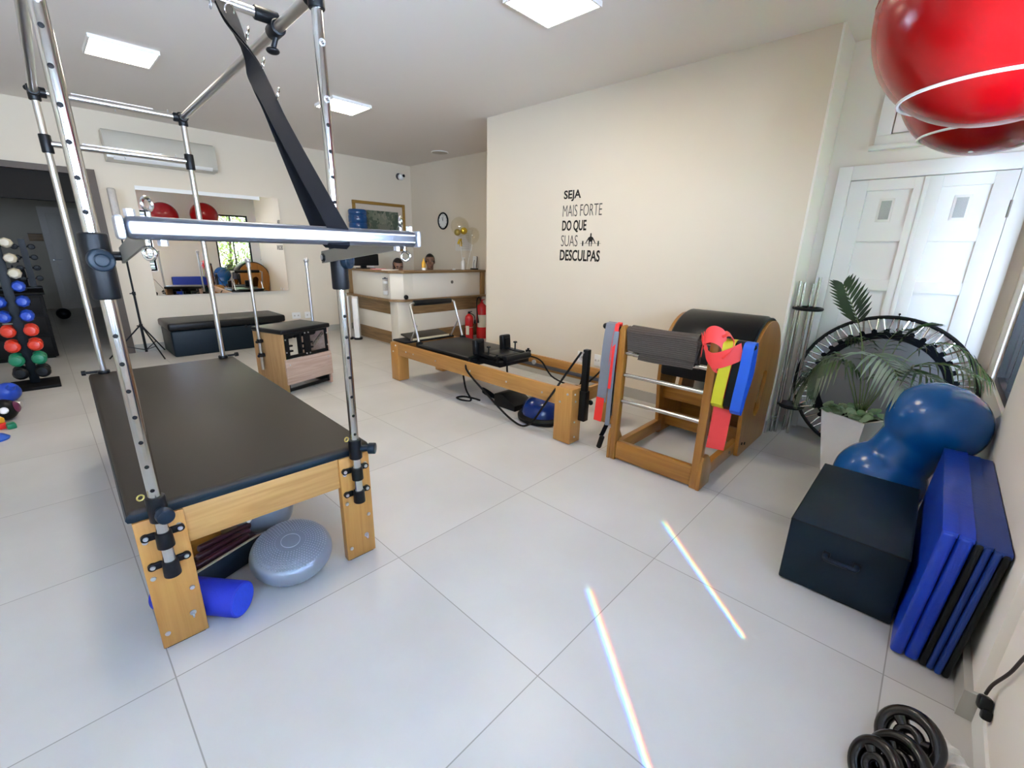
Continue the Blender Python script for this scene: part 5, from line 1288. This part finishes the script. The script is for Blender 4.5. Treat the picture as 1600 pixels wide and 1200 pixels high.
w.part('light_wand', G().box((tx, ty, 1.775), (0.05, 0.075, 0.36), bev=0.018, seg=3), 'wand')
w.part('wand_hole', G().cyl((tx - 0.024, ty + 0.0, 1.66), (tx - 0.027, ty + 0.0, 1.66), 0.016), 'black_pl')

# ---------------------------------------------------------------- dumbbell rack and floor weights at the left
rx, ry = 6.24, 0.212
w = Thing('dumbbell_rack', 'upright blue black dumbbell rack standing at the left edge of the room', 'rack', (rx, ry, 0))
w.part('post', G().bx(rx - 0.02, rx + 0.02, ry - 0.034, ry + 0.034, 0.03, 1.46, 0.004), 'rack_metal')
w.part('base_plate', G().bx(rx - 0.22, rx + 0.16, ry - 0.17, ry + 0.17, 0.0, 0.03, 0.006), 'black_mat')
lev = [(0.145, 'black_pl', 'black'), (0.272, 'db_green', 'green'), (0.405, 'db_red', 'red'), (0.545, 'db_red', 'red'), (0.68, 'db_blue', 'blue'), (0.815, 'db_blue', 'blue'), (0.952, 'db_blue', 'blue'), (1.07, 'db_white', 'cream'), (1.205, 'db_white', 'cream'), (1.34, 'db_white', 'cream')]
nth = {'black': [''], 'green': [''], 'red': ['lower ', 'upper '], 'blue': ['lowest ', 'middle ', 'topmost '], 'cream': ['lowest ', 'middle ', 'topmost ']}
cnt = {}
for i, (z, mt_, cn) in enumerate(lev):
    w.part('peg', G().cyl((rx - 0.01, ry - 0.12, z - 0.028), (rx - 0.01, ry + 0.12, z - 0.028), 0.010, seg=10), 'rack_metal')
    k = cnt.get(cn, 0); cnt[cn] = k + 1
    for side, y in (('right', ry - 0.073), ('left', ry + 0.075)):
        if side == 'left' and z > 0.9: continue
        lab = f'{nth[cn][k]}{cn} dumbbell on the {side} side of the upright rack'
        db = Thing('dumbbell', lab, 'dumbbell', (rx - 0.01, y, z), group='dumbbells on the upright rack')
        rr_ = 0.043 + 0.0025 * (9 - i) * 0.6
        for q in (-1, 1):
            c = V(rx - 0.01 + q * 0.070, y, z)
            db.part('head', G().lathe([(0.0, -0.032), (rr_ * 0.7, -0.03), (rr_, -0.012), (rr_, 0.012), (rr_ * 0.7, 0.03), (0.0, 0.034)], tuple(c), (-1, 0.25, 0.1), 8 if i > 3 else 14), mt_)
        db.part('grip', G().cyl((rx - 0.065, y, z), (rx + 0.045, y, z), 0.0145, seg=12), mt_ if mt_ != 'db_white' else 'steel')
# floor pile at the very left edge
w = Thing('blue_ball_weight', 'small blue weight ball on the floor at the left edge', 'weight ball', (5.72, 0.375, 0))
w.part('ball', G().ball((5.72, 0.375, 0.085), 0.085), 'db_blue')
w.part('handle_cap', G().cyl((5.66, 0.35, 0.13), (5.64, 0.335, 0.16), 0.03, 0.022), 'db_blue')
w = Thing('grey_dumbbell', 'small chrome dumbbell on the floor between the blue and the black ball', 'dumbbell', (5.42, 0.36, 0))
for q in (-1, 1): w.part('head', G().lathe([(0.0, -0.03), (0.026, -0.026), (0.036, 0.0), (0.026, 0.026), (0.0, 0.03)], (5.42 , 0.375 + q * 0.05, 0.036), (0.3, 1, 0), 16), 'screw')
w.part('grip', G().cyl((5.42, 0.325, 0.036), (5.42, 0.425, 0.036), 0.012), 'screw')
w = Thing('medicine_ball', 'black ball with a white spot and purple side on the floor', 'medicine ball', (5.12, 0.38, 0))
w.part('ball', G().ball((5.12, 0.385, 0.083), 0.083), 'black_pl')
w.part('white_spot', G().lathe([(0.0, 0.012), (0.018, 0.010), (0.026, 0.0), (0.0, -0.004)], (5.041, 0.380, 0.096), (-0.95, -0.05, 0.2), 18), 'white_pl')
w.part('purple_patch', G().lathe([(0.0, 0.010), (0.03, 0.008), (0.046, -0.006), (0.0, -0.008)], (5.10, 0.308, 0.10), (-0.25, -0.95, 0.2), 20), 'purple')
w = Thing('yellow_block', 'yellow block on the floor at the left edge of the photo', 'block', (4.90, 0.43, 0))
w.part('block', G().box((4.90, 0.43, 0.065), (0.07, 0.09, 0.04), Euler((0, 0, 0.3)), bev=0.008), 'yellow')
w.part('lower_layer', G().box((4.90, 0.43, 0.022), (0.09, 0.10, 0.044), Euler((0, 0, 0.2)), bev=0.008), 'red_band')
w = Thing('green_block', 'small green block beside the yellow one on the floor', 'block', (4.83, 0.375, 0))
w.part('block', G().box((4.86, 0.355, 0.02), (0.07, 0.05, 0.04), Euler((0, 0, 0.2)), bev=0.008), 'db_green')
w = Thing('blue_cone', 'bright blue flat cone on the floor at the left edge', 'cone', (4.62, 0.435, 0))
w.part('cone', G().lathe([(0.0, 0.0), (0.075, 0.0), (0.08, 0.012), (0.055, 0.035), (0.02, 0.045), (0.0, 0.046)], (4.62, 0.435, 0), None, 24), 'blue_band')

# dim room: cabinet, second stand, ball, board
w = Thing('black_cabinet', 'black storage cabinet in the dim doorway behind the dumbbell rack', 'cabinet', (8.0, 0.22, 0))
w.part('carcass', G().bx(7.62, 8.75, 0.0, 0.60, 0.02, 0.76, 0.01), 'black_mat')
w.part('cabinet_top', G().bx(7.60, 8.77, -0.02, 0.62, 0.76, 0.785, 0.006), 'black_mat')
for z in (0.06, 0.30, 0.53):
    d_ = w.part('drawer', G().bx(7.605, 7.62, 0.03, 0.57, z, z + 0.20, 0.004), 'black_mat')
    w.part('drawer_handle', G().bx(7.585, 7.605, 0.22, 0.38, z + 0.14, z + 0.155, 0.003), 'bracket', d_)
w.part('plinth', G().bx(7.66, 8.72, 0.03, 0.57, 0.0, 0.022), 'black_mat')
w = Thing('weight_stand', 'black weight stand with small weights on the cabinet in the dim room', 'stand', (8.45, 0.06, 0.785))
w.part('post', G().bx(8.43, 8.47, 0.025, 0.085, 0.80, 1.38), 'black_metal')
w.part('foot', G().bx(8.33, 8.57, -0.01, 0.17, 0.785, 0.80), 'black_metal')
for z in (0.90, 1.03, 1.16, 1.29):
    for q in (-1, 1):
        w.part('weight', G().lathe([(0.0, -0.03), (0.028, -0.026), (0.034, 0.0), (0.028, 0.026), (0.0, 0.03)], (8.45, 0.055 + q * 0.075, z), (1, 0, 0), 14), 'black_pl')
        w.part('peg', G().cyl((8.45, 0.055, z), (8.45, 0.055 + q * 0.06, z), 0.008, seg=8), 'black_metal')
w = Thing('black_case', 'black case on the wall side of the weight stand in the dim room', 'case', (8.66, -0.02, 0.785))
w.part('case', G().bx(8.59, 8.76, 0.10, 0.30, 0.785, 1.02, 0.01), 'black_mat')
w.part('case_handle', G().tube([(8.63, 0.2, 1.02), (8.63, 0.2, 1.05), (8.72, 0.2, 1.05), (8.72, 0.2, 1.02)], 0.008, 8), 'black_pl')
single('black_ball', G().ball((11.5, -0.20, 0.10), 0.10), 'black_pl', 'black ball on the floor far back in the dim room', 'ball', (11.5, -0.20, 0.0))
w = Thing('wall_sign', 'small brown board on the far wall of the dim room', 'board', (13.3, -0.14, 1.42))
w.part('panel', G().bx(13.275, 13.2995, -0.23, -0.03, 1.36, 1.50, 0.003), 'oak_lam_y')
w.part('panel_edge', G().bx(13.27, 13.2745, -0.235, -0.025, 1.495, 1.505), 'bronze')

# ---------------------------------------------------------------- right side: box, mats, ball, planter, trampoline
w = Thing('reformer_box', 'large black padded box with a front handle standing before the planter', 'box', (0.06, -2.38, 0))
w.part('padded_body', G().bx(-0.137, 0.252, -2.755, -2.022, 0.004, 0.302, 0.008, 3), 'vinyl_navy')
w.part('seam', G().tube([(-0.134, -2.024, 0.298), (0.249, -2.024, 0.298), (0.249, -2.752, 0.298), (-0.134, -2.752, 0.298)], 0.0035, 6, True), 'vinyl_black')
w.part('base', G().bx(-0.12, 0.235, -2.74, -2.04, 0.0, 0.005), 'black_mat')
h = w.part('handle', G().tube(bez([(0.108, -2.021, 0.195), (0.106, -2.05 + 0.062, 0.197), (0.09, -1.985, 0.196), (0.02, -1.985, 0.196), (0.006, -1.988, 0.197), (0.004, -2.021, 0.195)], 5), 0.0095, 10), 'knob_blue')
for x in (0.106, 0.006): w.part('handle_plate', G().box((x, -2.019, 0.195), (0.026, 0.008, 0.030), bev=0.003), 'black_pl', h)

# folded mats leaning on the wall, outermost nearest the box
mlab = ('outermost blue folded mat, next to the black box', 'second blue folded mat counted from the black box', 'third folded mat from the box, blue with a black inner layer', 'innermost folded mat against the wall, blue with a black back')
for i, (lab, f0, f1) in enumerate(zip(mlab, ('mat_blue', 'mat_blue', 'black_band', 'mat_navy'), ('mat_blue', 'mat_blue', 'mat_navy', 'black_band'))):
    w = Thing('folded_mat', lab, 'exercise mat', (-0.165 - 0.042 * i, -2.33, 0), group='folded mats leaning by the window wall')
    xb = -0.143 - 0.040 * i; xt = -0.172 - 0.0405 * i; th = 0.0385
    ya, yb = -1.872 - 0.004 * (i % 2) + (0.012 if i == 3 else 0), -2.79 - 0.012 * (i == 1)
    lean = xt - xb
    zt = 0.522 - 0.004 * i
    for k, mt_ in (((0, f0),) if i < 2 else ((0, f0), (1, f1))):
        a = -k * th / 2; b = -(k + 1) * th / 2 + 0.0006
        if i < 2: b = -th + 0.0006
        g = G().prism([(xb + a, 0.004), (xt + a, zt), (xt + b, zt), (xb + b, 0.004)], (0, yb, 0), (1, 0, 0), (0, 0, 1), (0, ya - yb, 0))
        es = list(g.bm.edges); bmesh.ops.bevel(g.bm, geom=es, offset=(0.0125 if i < 2 else 0.0078), segments=3, affect='EDGES', profile=0.5)
        w.part('mat_layer', g, mt_)
    w.part('fold_cover', G().prism([(xt + 0.001, zt - 0.014), (xt + 0.0008, zt + 0.0045), (xt - th - 0.0002, zt + 0.0045), (xt - th - 0.001, zt - 0.014)], (0, yb + 0.004, 0), (1, 0, 0), (0, 0, 1), (0, ya - yb - 0.008, 0), 0.005), 'mat_blue' if i < 2 else 'mat_navy')

# peanut ball
w = Thing('peanut_ball', 'shiny blue peanut ball leaning on the wall between planter and mats', 'peanut ball', (0.02, -2.985, 0))
a = V(0.03, -2.985, 0.212); b = V(-0.128, -3.02, 0.575)
ax = (b - a).normalized(); L_ = (b - a).length
prof = []
for k in range(41):
    s = -0.205 + (L_ + 0.41) * k / 40
    r0 = math.sqrt(max(0, 0.205 ** 2 - s ** 2)); r1 = math.sqrt(max(0, 0.205 ** 2 - (s - L_) ** 2))
    nk = 0.148 + 0.9 * (s - L_ / 2) ** 2 if 0.02 < s < L_ - 0.02 else 0
    prof.append((max(r0, r1, nk), s))
w.part('ball_skin', G().lathe(prof, tuple(a), tuple(ax), 48), 'blue_ball', sharp=80)
w.part('valve', G().cyl(a - ax * 0.203, a - ax * 0.208, 0.008), 'white_pl')

# planter with palm and ground cover
pc = V(0.213, -3.430, 0); prz = math.radians(-28)
w = Thing('planter', 'tall square white planter tapering downwards in the corner', 'planter', tuple(pc))
def sq(h, z, c=pc): return [c + Euler((0, 0, prz)).to_matrix() @ V(x * h, y * h, 0) + V(0, 0, z) for x, y in ((-1, -1), (1, -1), (1, 1), (-1, 1))]
g = G().loft([sq(0.085, 0.0), sq(0.135, 0.415), sq(0.137, 0.42), sq(0.123, 0.42), sq(0.118, 0.38)], caps=False)
g.bm.faces.new([g.bm.verts.new(p) for p in sq(0.084, 0.001)])
w.part('pot', g, 'planter')
g = G(); g.bm.faces.new([g.bm.verts.new(p) for p in sq(0.118, 0.39)])
w.part('soil', g, 'soil')
rr = random.Random(11)
pl_ = Thing('potted_palm', 'green palm with arching fronds growing from the white planter', 'palm', tuple(pc + V(0, 0, 0.39)))
def frond(pts, n, l0, lmat, droop=0.25, side=(1, 1), wleaf=0.009, stem_r=0.0035, start=0.3, spread=0.75, sv=None):
    P_ = bez(pts, 8); m_ = len(P_)
    g = G(); g.tube(P_, [stem_r * (1 - 0.7 * i / (m_ - 1)) for i in range(m_)], 6)
    st = pl_.part('stalk', g, 'stem')
    g = G()
    for k in range(n):
        f = start + (1 - start) * k / (n - 1)
        i = min(m_ - 2, int(f * (m_ - 1))); t_ = f * (m_ - 1) - i
        p = P_[i].lerp(P_[i + 1], t_); tan = (P_[i + 1] - P_[i]).normalized()
        sidev = tan.cross(V(0, 0, 1)); sidev = V(*sv).normalized() if sv else (sidev.normalized() if sidev.length > 0.05 else V(1, 0, 0))
        ln = l0 * (0.55 + 0.45 * math.sin(PI * min(1, (f - start) / (1 - start) * 0.8 + 0.2))) * rr.uniform(0.9, 1.08)
        for s in (1, -1):
            if not side[0 if s > 0 else 1]: continue
            d = (tan * (1 - spread + 0.35 * f) + sidev * s * spread + V(0, 0, 0.12)).normalized()
            q = [p + d * ln * u + V(0, 0, -droop * ln * u * u * 1.0) for u in (0, 0.3, 0.65, 1.0)]
            wv = (d.cross(V(0, 0, 1)) if abs(d.z) < 0.95 else V(1, 0, 0)).normalized()
            wv = (wv + V(0, 0, 0.5 * s)).normalized() if not sv else d.cross(V(0, 1, 0)).normalized()
            ws = [wleaf * 0.35, wleaf, wleaf * 0.8, 0.0006]
            for j in range(3):
                va = [g.bm.verts.new(x) for x in (q[j] - wv * ws[j], q[j] + wv * ws[j], q[j + 1] + wv * ws[j + 1], q[j + 1] - wv * ws[j + 1])]
                g.bm.faces.new(va)
    lf = pl_.part('leaflets', g, lmat, st)
    return st
B0 = V(0.20, -3.42, 0.39)
# tall young frond, its leaflets to the left
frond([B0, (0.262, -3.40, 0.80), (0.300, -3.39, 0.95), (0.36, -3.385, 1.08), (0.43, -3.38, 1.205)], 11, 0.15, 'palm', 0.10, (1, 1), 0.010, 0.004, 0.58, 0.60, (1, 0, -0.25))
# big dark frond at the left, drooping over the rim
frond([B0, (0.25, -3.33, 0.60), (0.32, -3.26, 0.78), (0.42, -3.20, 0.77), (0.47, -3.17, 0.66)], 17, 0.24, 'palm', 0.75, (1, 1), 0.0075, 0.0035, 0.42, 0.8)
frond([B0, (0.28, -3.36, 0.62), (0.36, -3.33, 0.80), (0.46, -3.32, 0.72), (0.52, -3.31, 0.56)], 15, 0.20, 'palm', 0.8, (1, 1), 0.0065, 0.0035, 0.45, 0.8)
# frond in the middle, its silvery highlights painted as leaf colour
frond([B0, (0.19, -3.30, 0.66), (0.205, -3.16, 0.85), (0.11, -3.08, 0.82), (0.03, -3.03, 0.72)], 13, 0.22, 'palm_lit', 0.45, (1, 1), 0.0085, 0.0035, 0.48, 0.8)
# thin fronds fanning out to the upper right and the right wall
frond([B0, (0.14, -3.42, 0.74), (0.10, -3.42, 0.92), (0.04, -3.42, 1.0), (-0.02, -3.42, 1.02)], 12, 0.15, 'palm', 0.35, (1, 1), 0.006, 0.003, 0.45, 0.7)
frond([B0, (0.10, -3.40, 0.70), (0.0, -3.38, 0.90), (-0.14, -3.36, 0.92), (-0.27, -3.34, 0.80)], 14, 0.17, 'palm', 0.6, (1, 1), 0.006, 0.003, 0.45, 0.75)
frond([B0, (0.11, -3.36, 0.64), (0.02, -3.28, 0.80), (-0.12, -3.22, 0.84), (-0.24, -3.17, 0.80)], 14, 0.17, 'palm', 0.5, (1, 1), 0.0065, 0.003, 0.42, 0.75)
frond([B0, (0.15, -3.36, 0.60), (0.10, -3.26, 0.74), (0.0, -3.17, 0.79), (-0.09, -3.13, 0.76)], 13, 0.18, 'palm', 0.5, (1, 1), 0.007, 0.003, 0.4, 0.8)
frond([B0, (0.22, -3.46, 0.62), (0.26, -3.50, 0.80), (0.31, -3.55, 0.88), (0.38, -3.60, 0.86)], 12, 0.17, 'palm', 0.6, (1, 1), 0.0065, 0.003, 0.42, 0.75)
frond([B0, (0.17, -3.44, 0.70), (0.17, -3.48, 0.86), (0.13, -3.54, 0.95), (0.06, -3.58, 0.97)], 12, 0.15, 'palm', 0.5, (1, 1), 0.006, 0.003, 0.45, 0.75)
gc = Thing('ground_cover', 'pale round leaved creeper spilling over the planter rim', 'plant', tuple(pc + V(0, 0, 0.39)))
for k in range(80):
    u, v = rr.uniform(-1, 1), rr.uniform(-1, 1)
    if k % 2: u, v = (rr.uniform(-1, 1), rr.uniform(0.6, 1.12))
    c = pc + Euler((0, 0, prz)).to_matrix() @ V(u * 0.125, v * 0.125, 0) + V(0, 0, 0.432 + rr.uniform(-0.005, 0.03))
    if v > 1.0: c.z -= 0.012
    r_ = rr.uniform(0.019, 0.031)
    e = Euler((rr.uniform(-0.7, 0.7), rr.uniform(-0.7, 0.7), rr.uniform(0, 6)))
    g = G(); vs = [g.bm.verts.new(c + e.to_matrix() @ V(r_ * 1.25 * math.cos(a), r_ * 0.85 * math.sin(a), 0.003 * math.cos(2 * a))) for a in [2 * PI * j / 10 for j in range(10)]]
    g.bm.faces.new(vs)
    gc.part('leaf', g, 'cover')
gc.part('stems', G().tube([sq(0.10, 0.405)[i] for i in (0, 1, 2, 3)], 0.003, 5, True), 'stem')

# trampoline leaning on the cupboard doors
tc0 = V(0.18, -3.87, 0.012); tc1 = V(0.18, -4.165, 0.972)
tn = (tc1 - tc0).normalized(); cen = (tc0 + tc1) / 2; R_ = (tc1 - tc0).length / 2
tux = V(-1, 0, 0); tnn = tux.cross(tn).normalized()
def tp(a, r, off=0.0): return cen + tux * r * math.cos(a) + tn * r * math.sin(a) + tnn * off
w = Thing('mini_trampoline', 'round mini trampoline with black rim leaning on the white cupboard doors', 'trampoline', tuple(tc0))
w.part('rim', G().tube([tp(2 * PI * k / 64, R_) for k in range(64)], 0.0135, 10, True), 'black_metal')
w.part('jump_mat', G().loft([[tp(2 * PI * k / 64, r, o) for k in range(64)] for r, o in ((0.0001, 0.001), (0.36, 0.001), (0.36, -0.003), (0.0001, -0.003))], caps=False), 'mesh_grey')
w.part('mat_border', G().loft([[tp(2 * PI * k / 64, r, o) for k in range(64)] for r, o in ((0.345, 0.004), (0.392, 0.004), (0.392, -0.005), (0.345, -0.005))], closed=True), 'webbing')
NS = 36
for k in range(NS):
    a = 2 * PI * (k + 0.5) / NS
    da = 0.030
    for sg in (-1, 1):
        w.part('spring', G().cyl(tp(a + sg * da, 0.412), tp(a + sg * da * 2.0, R_ - 0.010), 0.0072, seg=8), 'chrome')
    q = [tp(a - 0.045, 0.388, 0.003), tp(a + 0.045, 0.388, 0.003), tp(a + 0.035, 0.418, 0.003), tp(a - 0.035, 0.418, 0.003)]
    g = G(); g.loft([[p + tnn * 0.002 for p in q], [p - tnn * 0.004 for p in q]])
    w.part('webbing_tab', g, 'webbing')

# pole stand in the recess
w = Thing('pole_stand', 'bundle of slim steel poles with two black rings standing in the wall recess', 'pole stand', (0.69, -3.945, 0))
for x, y, z in ((0.762, -3.905, 1.20), (0.735, -3.925, 1.19), (0.655, -3.965, 1.23), (0.70, -4.02, 1.18)):
    w.part('pole', G().cyl((x - 0.002, y, 0.0), (x, y, z), 0.0115, seg=14), 'chrome')
w.part('upper_ring', G().torus((0.690, -3.955, 1.0), 0.088, 0.013, (0, 0, 1), 36, 10), 'black_pl')
w.part('lower_ring', G().lathe([(0.03, -0.012), (0.085, -0.014), (0.095, 0.0), (0.085, 0.014), (0.03, 0.012)], (0.668, -3.965, 0.235), None, 32), 'black_pl')
for x, y, z in ((0.76, -3.905, 0.10), (0.757, -3.905, 0.13), (0.68, -4.0, 0.98), (0.652, -3.965, 0.215)):
    w.part('clip', G().torus((x, y, z), 0.015, 0.003, (0, 0, 1), 14, 6).cyl((x, y - 0.015, z), (x - 0.02, y + 0.02, z), 0.003, seg=6), 'screw')

# red balls in white wall rings
for k, (y, z, lab) in enumerate(((-1.92, 2.05, 'big red exercise ball nearest the camera in a white ring at the top right'), (-2.80, 2.11, 'red exercise ball farther along, partly hidden below the nearer red ball'))):
    w = Thing('exercise_ball', lab, 'exercise ball', (0.0, y, z - 0.320), group='red balls on the window wall')
    g = G().ball((0.0, y, z), 0.320, None, 64, 40)
    w.part('ball_skin', g, 'red_ball')
    for q in range(5):
        a0 = 0.12 + 0.05 * q
        w.part('rib', G().torus((0.0, y, z + 0.02 + 0.022 * q), math.sqrt(max(0.01, 0.3205 ** 2 - (0.02 + 0.022 * q) ** 2)), 0.0011, (0, 0, 1), 64, 6), 'red_ball')
    if k: w.part('valve', G().cyl((0.03, y + 0.05, z - 0.305), (0.031, y + 0.051, z - 0.3165), 0.008), 'white_pl')
    r = 0.215; zr = z - math.sqrt(0.320 ** 2 - r * r) - 0.006
    h = Thing('ball_holder', ('nearer' if k == 0 else 'farther') + ' white wire ring on the wall holding a red ball', 'ball holder', (-0.33, y, zr), group='white ball rings')
    h.part('ring', G().torus((0.0, y, zr), r, 0.0048, (0, 0, 1), 64, 10), 'white_pl')
    h.part('arm', G().cyl((-0.207, y, zr), (-0.335, y, zr), 0.006), 'white_pl')
    h.part('wall_plate', G().box((-0.336, y, zr), (0.007, 0.05, 0.10), bev=0.002), 'white_pl')

# weights, towel and plug in the near right corner
def plate(name, lab, c, n, R, th):
    w = Thing(name, lab, 'weight plate', tuple(V(*c) - V(0, 0, R * 0.8)), group='black weight plates in the corner')
    n = V(*n).normalized(); q = n.to_track_quat('Z', 'Y'); c = V(*c)
    w.part('rim', G().torus(c, R - th * 0.55, th * 0.55, tuple(n), 40, 12), 'gloss_rubber')
    w.part('hub', G().torus(c, 0.026, 0.013, tuple(n), 24, 10), 'gloss_rubber')
    for k in range(3):
        a = k * 2 * PI / 3 + 0.5
        w.part('spoke', G().cyl(c + q @ V(0.03 * math.cos(a), 0.03 * math.sin(a), 0), c + q @ V((R - th) * math.cos(a), (R - th) * math.sin(a), 0), 0.014, 0.019, 12), 'gloss_rubber')
plate('weight_plate', 'upright black weight plate with open grips, farthest into the corner', (-0.205, -1.435, 0.078), (0.50, 0.62, 0.60), 0.083, 0.032)
plate('weight_plate', 'black weight plate leaning in front of the first, cut by the photo', (-0.190, -1.345, 0.062), (0.60, 0.60, 0.55), 0.080, 0.032)
plate('weight_plate', 'leftmost black weight plate at the bottom edge of the photo', (-0.148, -1.300, 0.055), (0.70, 0.55, 0.50), 0.075, 0.030)
w = Thing('white_twist', 'white twisted plastic grip lying behind the weight plates', 'grip', (-0.30, -1.46, 0))
g = G()
a = V(-0.272, -1.525, 0.035); b = V(-0.338, -1.43, 0.035); d_ = (b - a).normalized(); q = d_.to_track_quat('Z', 'Y')
rings = []
for k in range(40):
    f = k / 39; rad = 0.028 + 0.004 * math.sin(f * 30)
    rings.append([a.lerp(b, f) + q @ V((rad + 0.006 * math.cos(3 * (t_ + f * 6))) * math.cos(t_), (rad + 0.006 * math.cos(3 * (t_ + f * 6))) * math.sin(t_), 0) for t_ in [2 * PI * j / 18 for j in range(18)]])
w.part('twist', G().loft(rings), 'white_pl')
w.part('end_cap', G().cyl(b, b + d_ * 0.012, 0.016), 'grey_dark')
w = Thing('power_plug', 'black plug with dark cord in the white wall low at the right edge', 'plug', (-0.362, -1.64, 0.13))
w.part('plug_body', G().box((-0.345, -1.64, 0.15), (0.03, 0.045, 0.04), Euler((0.5, 0, 0)), bev=0.009).box((-0.350, -1.615, 0.135), (0.022, 0.03, 0.03), Euler((0.5, 0, 0)), bev=0.006), 'black_pl')
w.part('cord', G().tube(bez([(-0.343, -1.655, 0.17), (-0.345, -1.64, 0.22), (-0.351, -1.58, 0.32), (-0.349, -1.50, 0.45), (-0.355, -1.40, 0.55)], 8), 0.0042, 8), 'cord')
